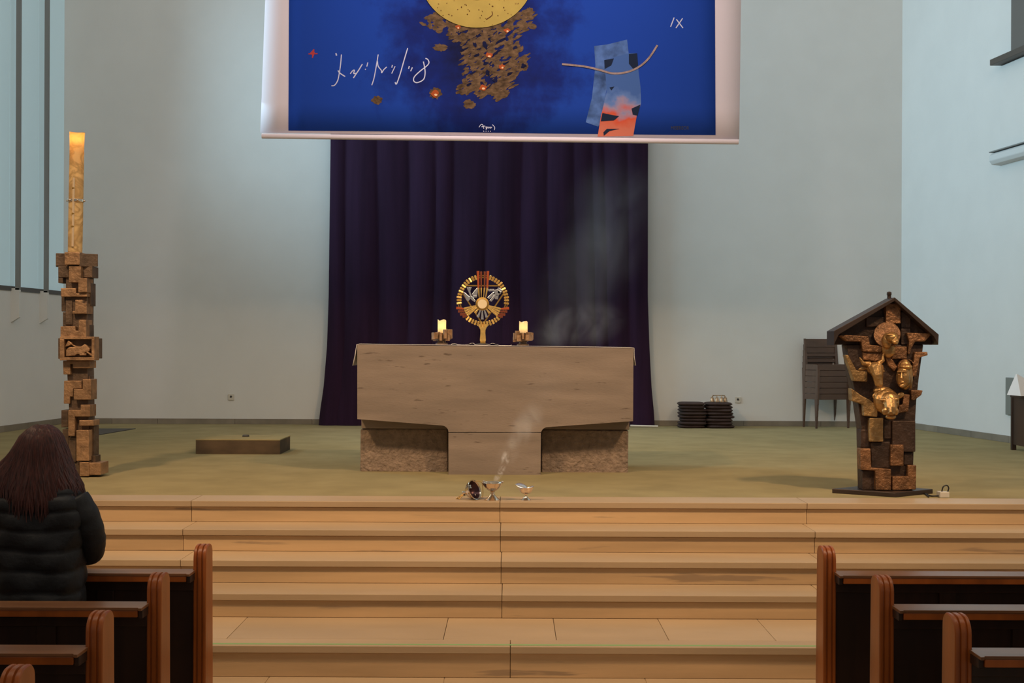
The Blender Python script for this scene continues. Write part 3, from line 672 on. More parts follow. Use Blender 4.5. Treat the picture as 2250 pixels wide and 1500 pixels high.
# crown plate
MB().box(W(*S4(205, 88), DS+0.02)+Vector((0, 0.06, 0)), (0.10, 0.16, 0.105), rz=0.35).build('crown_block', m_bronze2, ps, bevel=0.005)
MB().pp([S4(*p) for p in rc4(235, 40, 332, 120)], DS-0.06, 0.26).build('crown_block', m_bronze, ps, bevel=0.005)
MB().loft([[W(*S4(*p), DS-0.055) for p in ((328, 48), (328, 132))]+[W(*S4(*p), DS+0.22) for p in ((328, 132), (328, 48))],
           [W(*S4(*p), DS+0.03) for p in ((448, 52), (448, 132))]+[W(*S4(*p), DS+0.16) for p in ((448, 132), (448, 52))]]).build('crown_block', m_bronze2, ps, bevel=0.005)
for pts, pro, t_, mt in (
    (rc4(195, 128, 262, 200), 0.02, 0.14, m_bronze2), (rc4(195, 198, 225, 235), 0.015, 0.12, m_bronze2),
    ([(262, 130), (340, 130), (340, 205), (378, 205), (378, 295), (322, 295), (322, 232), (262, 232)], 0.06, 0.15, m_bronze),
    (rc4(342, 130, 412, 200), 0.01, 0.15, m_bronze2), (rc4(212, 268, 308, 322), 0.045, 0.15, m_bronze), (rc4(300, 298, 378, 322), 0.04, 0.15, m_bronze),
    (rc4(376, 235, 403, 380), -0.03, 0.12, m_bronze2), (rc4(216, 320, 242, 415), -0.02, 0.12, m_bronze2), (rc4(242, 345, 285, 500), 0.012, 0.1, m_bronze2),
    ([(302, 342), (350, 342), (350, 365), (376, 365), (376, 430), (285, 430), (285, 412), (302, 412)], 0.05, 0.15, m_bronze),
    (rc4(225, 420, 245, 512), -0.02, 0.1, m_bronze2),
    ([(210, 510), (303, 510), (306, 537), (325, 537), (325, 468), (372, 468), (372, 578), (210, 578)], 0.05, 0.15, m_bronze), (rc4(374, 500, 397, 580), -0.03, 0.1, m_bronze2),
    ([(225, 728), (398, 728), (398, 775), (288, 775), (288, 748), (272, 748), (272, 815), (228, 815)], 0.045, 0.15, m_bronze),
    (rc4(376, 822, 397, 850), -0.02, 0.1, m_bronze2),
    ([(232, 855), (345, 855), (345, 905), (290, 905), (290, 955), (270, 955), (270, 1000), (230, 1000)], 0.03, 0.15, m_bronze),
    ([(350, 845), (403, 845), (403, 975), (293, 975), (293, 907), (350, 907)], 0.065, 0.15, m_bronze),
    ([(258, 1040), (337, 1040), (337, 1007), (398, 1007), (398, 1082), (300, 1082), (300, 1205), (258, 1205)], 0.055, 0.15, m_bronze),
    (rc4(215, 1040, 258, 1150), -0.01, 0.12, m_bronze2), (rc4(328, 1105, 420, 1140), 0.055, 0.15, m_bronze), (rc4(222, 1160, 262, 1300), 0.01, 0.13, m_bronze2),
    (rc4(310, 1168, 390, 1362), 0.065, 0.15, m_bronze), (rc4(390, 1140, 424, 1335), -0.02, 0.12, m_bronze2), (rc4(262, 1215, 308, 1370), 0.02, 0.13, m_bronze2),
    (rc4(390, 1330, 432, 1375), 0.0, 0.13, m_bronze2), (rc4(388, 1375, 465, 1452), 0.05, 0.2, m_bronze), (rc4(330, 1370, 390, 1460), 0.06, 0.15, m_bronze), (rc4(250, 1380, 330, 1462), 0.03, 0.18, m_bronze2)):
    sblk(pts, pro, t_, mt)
fr = MB()
for q in (rc4(205, 575, 425, 592), rc4(205, 706, 425, 726), rc4(205, 592, 233, 706), rc4(407, 592, 425, 706)): fr.pp([S4(*p) for p in q], DS-0.10, 0.12)
pf = fr.build('relief_frame', m_bronze, ps, bevel=0.003)
MB().pp([S4(*p) for p in rc4(195, 585, 424, 715)], DS-0.045, 0.2).build('relief_back', m_bronze2, pf, bevel=0.003)
lb = MB()
for q in ([(245, 660), (262, 642), (340, 638), (362, 622), (372, 628), (395, 652), (392, 668), (372, 672), (345, 690), (318, 684), (300, 695), (245, 700)],
          [(238, 640), (258, 598), (285, 618), (265, 632)], [(258, 612), (300, 632), (330, 640), (300, 640)], [(330, 684), (375, 680), (372, 694), (330, 694)], [(362, 668), (372, 664), (412, 690), (404, 698)]):
    lb.pp([S4(*p) for p in q], DS-0.085, 0.05)
lb.build('lamb_relief', m_bronze, pf, bevel=0.004)
# candle
cb = W(165, 556, DS+0.06); ct = W(169.5, 292, DS+0.06)
pc = thing('paschal_candle', 'tall marbled honey coloured candle with pale ring on the bronze stand', 'candle', (cb.x, DS+0.06, cb.z))
n = 28; r = 15.6*ks; ax = (ct-cb); rings = []
for f_, rr in ((0, .98), (.2, 1), (.5, 1), (.8, 1), (.93, 1.0), (.975, 1.03), (1.0, 1.06), (.998, .95), (.97, .90), (.93, .86), (.905, .8)):
    cc = cb+ax*f_
    rings.append([cc+Vector((r*rr*math.cos(2*PI*j/n), r*rr*math.sin(2*PI*j/n), 0.006*math.sin(2*2*PI*j/n+1)*(1 if f_ > .97 else 0)))for j in range(n)])
MB().loft(rings).build('wax', m_wax2, pc, smooth=True)
fl = cb+ax*0.925
MB().tube([cb+ax*0.90, fl+Vector((0, 0, 0.02))], 0.003, 6).build('wick', m_black, pc)
MB().lathe([(0.003, 0), (0.011, 0.012), (0.013, 0.024), (0.007, 0.045), (0.001, 0.062)], fl-Vector((0, 0, 0.005)), 12).build('flame', m_flame2, pc, smooth=True)
rcn = cb+ax*((556-441)/264)
rg_ = MB().lathe([(r*1.0, -0.012), (r*1.14, -0.012), (r*1.14, 0.012), (r*1.0, 0.012)], rcn, 28).build('ring', m_plated, pc, bevel=0.003)
for j in range(6):
    a = j*PI/3; dvec = Vector((math.cos(a), math.sin(a), 0))
    MB().ell(rcn+dvec*(r*1.2), (0.012, 0.012, 0.009), n=8, k=6).build('bead', m_plated, rg_, smooth=True)
for py in (415, 471, 499):
    q = cb+ax*((556-py)/264)+Vector((-0.002, -r, 0)); MB().lathe([(0.012, 0), (0.010, 0.006), (0.004, 0.014)], q, 10, rt('X', 90)).build('wax_nail', m_golddk, pc, smooth=True)
m_faint = M('faded_print', (0.60, 0.46, 0.30), 0.6)
q0 = cb+ax*0.05+Vector((0, -r*1.0, 0)); q1 = cb+ax*0.62+Vector((0, -r*1.0, 0))
MB().tube([q0, q1], 0.010, 6).build('cross_upright', m_faint, pc)

# ------------------------------------------------------------------ ambo
DO = 9.12; ko = DO/F
def A(x, y): return (1740+x/3.061, 620+y/3.061)
ab = W(*A(655, 1395), DO); 
am = thing('ambo', 'dark bronze reading desk with gabled top and gilded animal heads', 'lectern', (ab.x, DO+0.12, ZP))
fc = G(1968, 1092.5, ZP); lc = G(1828, 1083, ZP); rc_ = G(2050, 1084, ZP); bc = lc+rc_-fc
MB().loft([[Vector((p.x, p.y, z)) for p in (fc, rc_, bc, lc)] for z in (ZP, ZP+0.034)]).build('base_plate', m_roof, am, bevel=0.004)
zbb = ZP+0.034
def apoly(pts, pro, t, mat, nm='block', bev=0.006):
    return MB().pp([A(*p) for p in pts], DO-pro, t).build(nm, mat, am, bevel=bev)
apoly([(480, 1397), (470, 990), (445, 810), (402, 640), (368, 420), (885, 420), (855, 640), (838, 800), (830, 940), (820, 1150), (812, 1397)], 0, 0.15, m_coppdark, 'body')
apoly([(668, 120), (300, 352), (270, 420), (945, 420), (935, 362)], -0.02, 0.12, m_coppdark, 'gable')
def slab(pts, y0, y1, nm, mat):
    q = [W(*A(*p), DO) for p in pts]
    return MB().loft([[(v.x, y0, v.z) for v in q], [(v.x, y1, v.z) for v in q]]).build(nm, mat, am, bevel=0.003)
slab([(668, 104), (668, 128), (296, 352), (262, 425), (262, 328)], DO-0.085, DO+0.12, 'roof_slope', m_roof)
slab([(668, 104), (962, 352), (958, 422), (930, 366), (668, 128)], DO-0.085, DO+0.12, 'roof_slope', m_roof)
MB().lathe([(0.016, 0), (0.014, 0.02), (0.018, 0.028), (0.017, 0.045), (0.006, 0.05)], W(*A(654, 108), DO+0.05), 12).build('finial', m_coppdark, am, smooth=True)
blks = [
    (rc4(632, 140, 733, 278), 0.03, .1, m_copper), (rc4(500, 230, 632, 300), 0.0, .08, m_coppdark), (rc4(735, 200, 800, 310), 0.0, .08, m_coppdark), (rc4(735, 310, 800, 420), .008, .08, m_coppdark),
    ([(318, 358), (335, 352), (515, 362), (527, 420), (610, 428), (600, 472), (478, 466), (468, 400), (372, 397)], 0.045, .08, m_copper),
    ([(770, 338), (945, 345), (895, 398), (830, 400), (805, 445), (795, 485), (778, 480), (790, 400)], 0.045, .08, m_copper),
    (rc4(672, 432, 775, 515), 0.035, .08, m_copper),
    ([(358, 488), (380, 488), (435, 592), (508, 600), (508, 668), (420, 665)], 0.06, .08, m_oldgold),
    ([(480, 470), (612, 466), (615, 520), (560, 532), (480, 522)], 0.03, .08, m_copper),
    ([(620, 475), (650, 475), (710, 570), (690, 600), (650, 560)], 0.03, .06, m_copper),
    ([(828, 468), (912, 468), (916, 490), (862, 505), (838, 635), (806, 635)], 0.045, .1, m_copper),
    ([(400, 712), (470, 762), (525, 790), (580, 840), (575, 906), (485, 898), (480, 822), (405, 795)], 0.055, .1, m_oldgold),
    ([(800, 725), (882, 727), (872, 758), (822, 795), (806, 790)], 0.05, .1, m_copper), ([(752, 752), (795, 755), (785, 868), (715, 880), (720, 830), (745, 822)], 0.045, .08, m_copper),
    (rc4(523, 912, 616, 1072), 0.05, .1, m_oldgold), (rc4(618, 920, 668, 1052), 0.015, .1, m_coppdark), (rc4(676, 932, 832, 1140), 0.03, .1, m_coppdark), (rc4(463, 990, 522, 1110), 0.005, .1, m_coppdark),
    ([(460, 1118), (530, 1118), (536, 1246), (668, 1256), (668, 1398), (565, 1398), (560, 1266), (463, 1262)], 0.055, .1, m_copper), (rc4(534, 1075, 662, 1250), 0.025, .1, m_coppdark),
    (rc4(664, 1092, 753, 1234), 0.05, .1, m_copper), (rc4(474, 1265, 560, 1397), 0.012, .1, m_coppdark), ([(676, 1306), (780, 1306), (780, 1230), (838, 1230), (836, 1394), (676, 1398)], 0.045, .16, m_copper), (rc4(754, 1145, 812, 1228), 0.01, .1, m_coppdark)]
for pts, pro, t_, mt in blks: apoly(pts, pro, t_, mt)
def AP(x, y, pro): return W(*A(x, y), DO-pro)
# eagle
hl = MB().lathe([(0.001, 0.01), (85*ko/3.061, 0.008), (88*ko/3.061, 0), (85*ko/3.061, -0.02), (0.001, -0.02)], AP(640, 352, 0.045), 28, rt('Z', -20) @ rt('X', 75)).build('halo', m_copper, am, smooth=True)
s_ = ko/3.061
e = MB(); e.ell(AP(672, 372, 0.10), (42*s_, 50*s_, 38*s_)); e.ell(AP(690, 392, 0.13), (26*s_, 40*s_, 18*s_), rt('X', 25)); e.ell(AP(640, 395, 0.07), (36*s_, 40*s_, 55*s_)); e.ell(AP(650, 450, 0.05), (48*s_, 30*s_, 60*s_))
e.tube([AP(698, 385, .14), AP(708, 398, .165), AP(706, 418, .17)], [18*s_, 12*s_, 3*s_], 8); e.ell(AP(665, 352, .135), (30*s_, 12*s_, 8*s_))
sculpt(e, 'eagle_head', m_polish, am, 0.003, 1)
# bull
e = MB(); e.ell(AP(560, 580, 0.07), (58*s_, 50*s_, 45*s_)); e.tube([AP(562, 570, .09), AP(578, 630, .125), AP(585, 690, .13)], [52*s_, 36*s_, 26*s_], 10); e.ell(AP(586, 684, .13), (28*s_, 26*s_, 20*s_))
e.tube([AP(525, 550, .07), AP(478, 545, .085), AP(455, 505, .09)], [20*s_, 16*s_, 4*s_], 8); e.tube([AP(585, 545, .07), AP(612, 525, .085), AP(614, 480, .09)], [18*s_, 14*s_, 4*s_], 8)
e.ell(AP(485, 578, .05), (42*s_, 14*s_, 14*s_), rt('Y', -15)); e.ell(AP(540, 605, .115), (14*s_, 12*s_, 9*s_)); e.ell(AP(612, 598, .115), (14*s_, 12*s_, 9*s_)); e.tube([AP(565, 575, .125), AP(583, 650, .155)], [10*s_, 7*s_], 6)
sculpt(e, 'bull_head', m_polish, am, 0.003, 1)
# human face
e = MB(); e.ell(AP(760, 620, .03), (52*s_, 55*s_, 105*s_)); e.ell(AP(748, 640, .075), (46*s_, 50*s_, 72*s_)); e.tube([AP(738, 610, .125), AP(736, 648, .14)], [7*s_, 11*s_], 6)
e.ell(AP(742, 600, .115), (38*s_, 14*s_, 8*s_)); e.ell(AP(740, 672, .118), (16*s_, 10*s_, 6*s_)); e.ell(AP(742, 695, .105), (20*s_, 16*s_, 14*s_)); e.ell(AP(720, 622, .112), (9*s_, 6*s_, 5*s_)); e.ell(AP(766, 622, .112), (9*s_, 6*s_, 5*s_))
e.ell(AP(765, 568, .075), (44*s_, 44*s_, 20*s_)); e.tube([AP(795, 590, .03), AP(800, 660, .04), AP(800, 715, .04)], [16*s_, 14*s_, 6*s_], 8)
sculpt(e, 'human_face', m_polish, am, 0.003, 1)
MB().lathe([(50*s_, -0.02), (56*s_, -0.02), (56*s_, 0.012), (50*s_, 0.012), (50*s_, -0.02)], AP(768, 570, .035), 24, rt('X', 90), False).build('halo', m_copper, am)
# lion
e = MB(); e.ell(AP(635, 800, .05), (88*s_, 60*s_, 88*s_)); e.ell(AP(655, 800, .09), (64*s_, 50*s_, 62*s_)); e.tube([AP(655, 800, .12), AP(662, 850, .15), AP(665, 890, .155)], [46*s_, 42*s_, 34*s_], 10); e.ell(AP(665, 905, .135), (36*s_, 30*s_, 18*s_))
e.tube([AP(656, 770, .145), AP(664, 880, .195)], [11*s_, 14*s_], 8); e.ell(AP(665, 882, .185), (24*s_, 12*s_, 11*s_)); e.ell(AP(615, 790, .13), (28*s_, 16*s_, 10*s_)); e.ell(AP(698, 785, .13), (26*s_, 16*s_, 10*s_))
e.ell(AP(622, 815, .135), (13*s_, 8*s_, 6*s_)); e.ell(AP(698, 812, .135), (13*s_, 8*s_, 6*s_)); e.ell(AP(565, 765, .05), (26*s_, 14*s_, 24*s_)); e.ell(AP(728, 760, .05), (30*s_, 14*s_, 20*s_), rt('Y', -30))
e.ell(AP(625, 868, .16), (20*s_, 18*s_, 26*s_)); e.ell(AP(700, 868, .16), (18*s_, 18*s_, 26*s_)); e.ell(AP(610, 730, .04), (64*s_, 30*s_, 30*s_))
sculpt(e, 'lion_head', m_polish, am, 0.003, 1)
# floor box and cable
fb = G(2076, 1093.5, ZP)
bx = thing('floor_socket_box', 'small grey floor socket box with a black loop beside the ambo', 'socket box', (fb.x, fb.y+0.04, ZP))
MB().bb(fb.x-0.034, fb.x+0.034, fb.y, fb.y+0.08, ZP, ZP+0.042).build('body', m_plastic, bx, bevel=0.004)
MB().tube(smoothpath([tuple(fb+Vector(v)) for v in ((-0.008, 0.04, 0.04), (0.002, 0.04, 0.075), (0.03, 0.045, 0.085), (0.045, 0.05, 0.065), (0.036, 0.05, 0.035))]), 0.005, 8).build('loop', m_black, bx, smooth=True)
cbp = [W(*A(838, 1378), 9.05), G(2030, 1082, ZP+0.006), G(2045, 1089, ZP+0.006), tuple(fb+Vector((-0.034, 0.03, 0.012)))]
cbp[0] = (cbp[0][0]+0.05, 8.93, ZP+0.008)
c = MB().tube(smoothpath([tuple(v) for v in cbp]), 0.005, 8).build('cable', m_black, smooth=True)
tag(c, 'black cable running from the ambo base to the floor socket', 'cable')

# ------------------------------------------------------------------ censer, lid, incense boat
q = W(1082, 1099, 8.70); q.z = ZP; kc = 8.70/F
ce = thing('censer', 'open silver incense bowl on a foot smoking on the top step', 'censer', q)
def cpr(l): return [(r*kc, z*kc) for r, z in l]
MB().lathe(cpr([(17, 0), (17, 1.2), (13, 4), (8, 8.5), (4.5, 12.5), (3.6, 14)]), q, 32).build('foot', m_plated, ce, smooth=True)
MB().lathe(cpr([(3.5, 13), (4.5, 15), (3.6, 17), (6, 20)]), q, 24).build('stem', m_plated, ce, smooth=True)
MB().lathe(cpr([(4, 19.5), (9, 21.5), (15, 26), (20, 32), (22.5, 37.5), (24, 38.5), (23, 39.2), (21, 38), (18, 32), (12, 28), (0.5, 27)]), q, 36).build('bowl', m_plated, ce, smooth=True)
ash = MB().lathe(cpr([(0.5, 34), (12, 34.5), (18, 33), (18, 31)]), q, 16).build('ash', m_coal, ce)
chn = []
for (dx, dy) in ((-23.5, 3), ): pass
hk = smoothpath([(q.x-23*kc, q.y, q.z+38*kc), (q.x-21*kc, q.y-0.01, q.z+24*kc), (q.x-21*kc, q.y-0.02, q.z+10*kc), (q.x-24*kc, q.y-0.02, q.z+6*kc)])
MB().tube(hk, 0.0022, 6).build('chain', m_golddk, ce)
MB().tube(smoothpath([(q.x-23*kc, q.y, q.z+38*kc), (q.x-30*kc, q.y+0.02, q.z+41*kc), (q.x-38*kc, q.y+0.02, q.z+40*kc)]), 0.0022, 6).build('chain', m_golddk, ce)
for i in range(3):
    a = 0.4+i*2.1; MB().ell(q+Vector((24*kc*math.cos(a), 24*kc*math.sin(a), 39.5*kc)), (0.008, 0.008, 0.006), n=8, k=6).build('lug', m_plated, ce, smooth=True)
# lid on its side
lq = W(1042, 1097, 8.72); lq.z = ZP
ld = thing('dome_cover', 'silver domed cover lying on its side left of the smoking bowl', 'cover', lq)
axis = Vector((0.80, -0.50, 0.34)).normalized()
mrot = axis.to_track_quat('Z', 'Y').to_matrix()
lc_ = W(1043, 1075.5, 8.72)
Rl = 22*kc
MB().lathe([(Rl*0.18, -Rl*1.05), (Rl*0.22, -Rl*0.98), (Rl*0.55, -Rl*0.82), (Rl*0.85, -Rl*0.45), (Rl*0.97, -Rl*0.08), (Rl*1.04, -0.002), (Rl*1.04, 0.002), (Rl*0.95, 0), (Rl*0.90, -Rl*0.08), (Rl*0.78, -Rl*0.40), (Rl*0.5, -Rl*0.74), (Rl*0.02, -Rl*0.86)], lc_, 32, mrot).build('dome', m_plated, ld, smooth=True)
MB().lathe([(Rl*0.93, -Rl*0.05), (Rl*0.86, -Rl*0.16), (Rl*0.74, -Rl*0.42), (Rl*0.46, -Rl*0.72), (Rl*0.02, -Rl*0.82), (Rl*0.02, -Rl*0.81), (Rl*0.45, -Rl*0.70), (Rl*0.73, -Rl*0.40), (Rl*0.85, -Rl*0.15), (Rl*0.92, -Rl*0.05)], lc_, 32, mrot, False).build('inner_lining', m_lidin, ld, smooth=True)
MB().lathe([(Rl*0.12, -Rl*1.02), (Rl*0.12, -Rl*1.25), (Rl*0.26, -Rl*1.33), (Rl*0.26, -Rl*1.42), (Rl*0.1, -Rl*1.5)], lc_, 16, mrot).build('finial', m_plated, ld, smooth=True)
cx_ = MB()
for a in (45, -45): cx_.box(lc_+mrot @ Vector((-Rl*.20, Rl*.42, -Rl*.30)), (Rl*.46, Rl*.11, 0.003), rot=mrot @ rt('Z', a))
cx_.build('cross_light_plate', m_plated, ld)  # bright plate stands in for light falling through a cross-shaped opening
MB().ell(lc_+mrot @ Vector((Rl*.30, -Rl*.5, -Rl*.3)), (Rl*.08, Rl*.14, Rl*.06), rot=mrot, n=8, k=6).build('inner_stud', m_plated, ld, smooth=True)
for i in range(3):
    zc_ = lc_+mrot @ Vector((0, 0, -Rl*1.35)); MB().tube(smoothpath([tuple(zc_), (zc_.x-0.012-0.01*i, zc_.y-0.01, (zc_.z+ZP)/2), (zc_.x-0.03-0.012*i, zc_.y-0.02, ZP+0.004), (zc_.x-0.045, zc_.y-0.01+0.02*i, ZP+0.004)]), 0.0025, 6).build('chain', m_golddk, ld)
# boat
q = W(1155.5, 1099, 8.70); q.z = ZP
bo = thing('incense_boat', 'small silver incense boat with raised lid right of the censer', 'incense boat', q)
MB().lathe(cpr([(11, 0), (11, 1), (7, 4), (3, 8), (2.5, 11), (4, 14)]), q, 28).build('foot', m_plated, bo, smooth=True)
def oval(prof):
    mb = MB(); n = 32
    mb.loft([[Vector((r*kc*math.cos(2*PI*j/n)*1.0, r*kc*math.sin(2*PI*j/n)*0.72, z*kc+(2.2*kc*abs(math.cos(2*PI*j/n))**3 if z > 24 else 0)))+q for j in range(n)] for r, z in prof]); return mb
oval([(3.5, 13), (9, 15.5), (14, 20), (16.5, 26), (17.5, 28), (16.5, 28), (14, 24), (8, 19), (0.5, 18)]).build('bowl', m_plated, bo, smooth=True)
def leaf(c, L, wd, rot):
    mb = MB(); rows = []
    for i in range(9):
        u = i/8; hw = wd*math.sin(PI*(0.12+0.88*u) if u < 1 else PI)**0.7 if u < 1 else 0.001
        rows.append([c+rot @ Vector((-L*u, s*hw, 0.006*(1-(s*1.0)**2)*math.sin(PI*u))) for s in (-1, -.5, 0, .5, 1)])
    mb.grid(rows); return mb
for nm, c0, L, rot in (('lid', q+Vector((2*kc, 0, 28*kc)), 27*kc, rt('X', 28) @ rt('Y', 19)), ('lid', q+Vector((6*kc, 0, 27*kc)), -13*kc, rt('Y', -22))):
    o = leaf(c0, L, 11*kc, rot).build(nm, m_silver, bo, smooth=True); sd = o.modifiers.new('t', 'SOLIDIFY'); sd.thickness = 0.002

# ------------------------------------------------------------------ left plinth, dark floor patch
pf0 = G(430, 997, ZP); pr0 = G(620, 995.5, ZP)
pl = thing('low_plinth', 'low flat plinth with carpeted top and dark brown sides left of altar', 'plinth', ((pf0.x+pr0.x)/2, pf0.y+0.3, ZP))
MB().bb(pf0.x, pr0.x, pf0.y, pf0.y+0.56, ZP, ZP+0.135).build('body', m_plinth, pl, bevel=0.003)
MB().bb(pf0.x-0.002, pr0.x+0.002, pf0.y-0.003, pf0.y+0.563, ZP+0.135, ZP+0.147).build('carpet_top', m_carpet, pl, bevel=0.003)
kn = W(540, 958, pf0.y+0.35); MB().lathe([(0.034, 0), (0.036, 0.008), (0.03, 0.018), (0.02, 0.02)], (kn.x, kn.y, ZP+0.147), 16).build('cap', m_dark, pl, smooth=True)
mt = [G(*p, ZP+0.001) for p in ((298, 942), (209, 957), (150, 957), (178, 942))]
o = MB().loft([[(v.x, v.y, z) for v in mt] for z in (ZP, ZP+0.008)]).build('floor_patch', m_dark, org=(mt[1].x, mt[1].y, ZP))  # thin dark slab laid over the carpet
tag(o, 'flat dark patch on the carpet behind the candle stand', 'mat')

# ------------------------------------------------------------------ sockets
for px, py, lab in ((508, 872, 'square wall socket low on the wall left of the curtain'), (1621, 878, 'square wall socket beside the cushion stacks')):
    v = W(px, py, YB); t = thing('wall_socket', lab, 'socket', v, 'wall sockets')
    MB().bb(v.x-0.042, v.x+0.042, YB-0.012, YB, v.z-0.042, v.z+0.042).build('plate', m_plastic, t, bevel=0.004)
    MB().lathe([(0.015, 0.004), (0.015, -0.004), (0.008, -0.004)], (v.x, YB-0.014, v.z+0.006), 20, rt('X', 90)).build('recess', m_dark, t)

# ------------------------------------------------------------------ chairs
def chair():
    t = thing('stacking_chair', '', 'chair', (0, 0, 0), 'stacked wooden chairs')
    wv, dp = 0.255, 0.17
    for sx in (-1, 1):
        MB().loft([[(sx*(wv-0.02)+a*hw, -dp+b*hw, z) for a, b in ((-1, -1), (1, -1), (1, 1), (-1, 1))] for z, hw in ((0, 0.0125), (0.38, 0.02), (0.452, 0.02))]).build('front_leg', m_chair, t, bevel=0.003)
        MB().loft([[(sx*(wv-0.025)+a*hw, dp+off+b*hw*0.8, z) for a, b in ((-1, -1), (1, -1), (1, 1), (-1, 1))] for z, hw, off in ((0, 0.0125, 0.015), (0.43, 0.02, -0.0), (0.80, 0.014, 0.035))]).build('back_leg', m_chair, t, bevel=0.003)
        MB().bb(sx*(wv-0.02)-0.009, sx*(wv-0.02)+0.009, -dp+0.02, dp-0.01, 0.382, 0.456).build('side_rail', m_chair, t)
    MB().bb(-wv+0.04, wv-0.04, -dp-0.012, -dp+0.012, 0.380, 0.4545).build('front_rail', m_chair, t, bevel=0.003)
    MB().bb(-wv+0.035, wv-0.035, -dp+0.013, dp-0.012, 0.436, 0.452).build('seat', m_chair, t, bevel=0.004)
    for z0, z1, y_ in ((0.685, 0.795, 0.028), (0.56, 0.60, 0.012)):
        mb = MB(); rr = []
        for i in range(9):
            u = -1+2*i/8; cv = 0.02*(1-u*u)
            rr.append([(u*(wv-0.035), dp+y_-0.01+cv+a, z) for a, z in ((0, z0), (0.014, z0), (0.014, z1), (0, z1))])
        mb.loft(rr).build('back_rail', m_chair, t, bevel=0.003)
    return t
cx0 = W(1831, 941, 16.44); proto = chair()
ordn = ['lowest', 'second from the bottom', 'third from the bottom', 'third from the top', 'second from the top', 'topmost']
for i in range(6):
    c = proto if i == 0 else copy_tree(proto)
    c.location = (cx0.x-0.05+0.002*i, 16.44+0.19-0.008*i, ZP+0.0785*i); c.rotation_euler = (0, 0, math.radians(15))
    c['label'] = 'dark brown wooden chair, %s in the stack behind the ambo' % ordn[i]
# ------------------------------------------------------------------ cushions
def cushion():
    mb = MB(); n = 40; rings = []; hw = 0.185; h = 0.043
    for z, s in ((0.0, 0.80), (0.004, 0.93), (0.014, 0.975), (0.0215, 1.03), (0.029, 0.975), (0.039, 0.92), (0.0435, 0.75), (0.046, 0.35)):
        ring = []
        for j in range(n):
            a = 2*PI*j/n; c, s_ = math.cos(a), math.sin(a); k = (abs(c)**5+abs(s_)**5)**(-1/5)
            ring.append((hw*s*k*c, hw*s*k*s_*0.95, z))
        rings.append(ring)
    return mb.loft(rings).build('seat_cushion', m_cush, smooth=True)
cp = cushion(); first = True; od = ['topmost', 'second', 'third', 'fourth', 'fifth', 'sixth', 'seventh', 'eighth']
for st_, (px, side) in enumerate(((1523, 'left'), (1581, 'right'))):
    v = W(px, 939, 16.42)
    for i in range(8):
        c = cp if first else cp.copy()
        if not first: COL.objects.link(c)
        first = False
        hs = 0.0425
        c.location = (v.x+R.uniform(-.014, .014)+(0.008 if (i in (3, 4)) else -0.004), 16.52+R.uniform(-.01, .01), ZP+hs*i); c.rotation_euler = (0, 0, R.uniform(-.13, .13)); c.scale = (R.uniform(.92, .99), 1, 0.98)
        k = 7-i; ps_ = od[k] if k == 0 else (od[k]+' from the top' if k < 7 else 'lowest')
        tag(c, 'dark brown seat cushion, %s in the %s stack by the wall' % (ps_, side), 'cushion', 'seat cushions in the %s stack' % side)
v = W(1580, 885, 16.45); v.z = ZP+0.0425*7+0.0455
bl = thing('altar_bells', 'set of four small brass hand bells on the right cushion stack', 'bells', (v.x, 16.5, v.z))
for dx, dy in ((-0.085, 0), (-0.03, -0.05), (0.035, -0.05), (0.09, 0)):
    MB().lathe([(0.030, 0), (0.030, 0.010), (0.025, 0.03), (0.022, 0.055), (0.010, 0.066)], (v.x+dx, 16.5+dy, v.z), 18).build('bell', m_bell, bl, smooth=True)
    MB().tube([(v.x+dx, 16.5+dy, v.z+0.064), (v.x+dx*0.9, 16.5+dy*.8, v.z+0.085)], 0.006, 6).build('stalk', m_bell, bl)
MB().tube(smoothpath([(v.x-0.075, 16.5, v.z+0.078), (v.x-0.06, 16.48, v.z+0.088), (v.x, 16.46, v.z+0.090), (v.x+0.06, 16.48, v.z+0.088), (v.x+0.085, 16.5, v.z+0.078)]), 0.007, 8).build('handle', m_bell, bl, smooth=True)

# ------------------------------------------------------------------ right edge: plaque, side table, napkin
rwp = MB().loft([[(xr(q)-a, q, z) for a, z in ((0, 1.07), (0.03, 1.07), (0.03, 1.49), (0, 1.49))] for q in (14.16, 13.2)])
zc2 = W(2215, 868, 14.1).z
z_t, z_b = W(2212, 829, 14.1).z, W(2212, 911, 14.1).z
pq = thing('wall_plate', 'grey metal plate fixed on the right wall behind the folded white cloth', 'plate', (xr(14.1), 14.1, z_b))
rw(14.14, 13.2, z_b, z_t, 0.03).build('panel', m_grey, pq, bevel=0.004)
rw(13.98, 13.86, zc2-0.08, zc2-0.03, 0.036, 0.031).build('paper_slip', m_plastic, pq); rw(13.84, 13.66, zc2-0.09, zc2+0.0, 0.036, 0.031).build('dark_marking', m_dark, pq)
tx = W(2241, 990, 12.9).x
sbt = thing('side_table', 'dark wooden side table at the right edge of the sanctuary', 'table', (tx+0.25, 12.9, ZP))
zt = W(2245, 869, 12.8).z
for yy in (12.62, 13.10): MB().bb(tx, tx+0.045, yy, yy+0.045, ZP, zt-0.03).build('leg', m_wooddk, sbt, bevel=0.003); MB().bb(tx+0.42, tx+0.465, yy, yy+0.045, ZP, zt-0.03).build('leg', m_wooddk, sbt, bevel=0.003)
MB().bb(tx-0.0, tx+0.48, 12.6, 13.16, zt-0.03, zt).build('table_top', m_wooddk, sbt, bevel=0.004)
MB().bb(tx+0.008, tx+0.03, 12.66, 13.1, ZP+0.06, zt-0.03).build('side_panel', m_wooddk, sbt)
na = thing('folded_cloth', 'white cloth folded to a point on the dark side table', 'cloth', (tx+0.1, 12.85, zt))
ap = W(2233, 821, 12.85); l_ = W(2212, 866, 12.85); mid = W(2243, 868, 12.62)
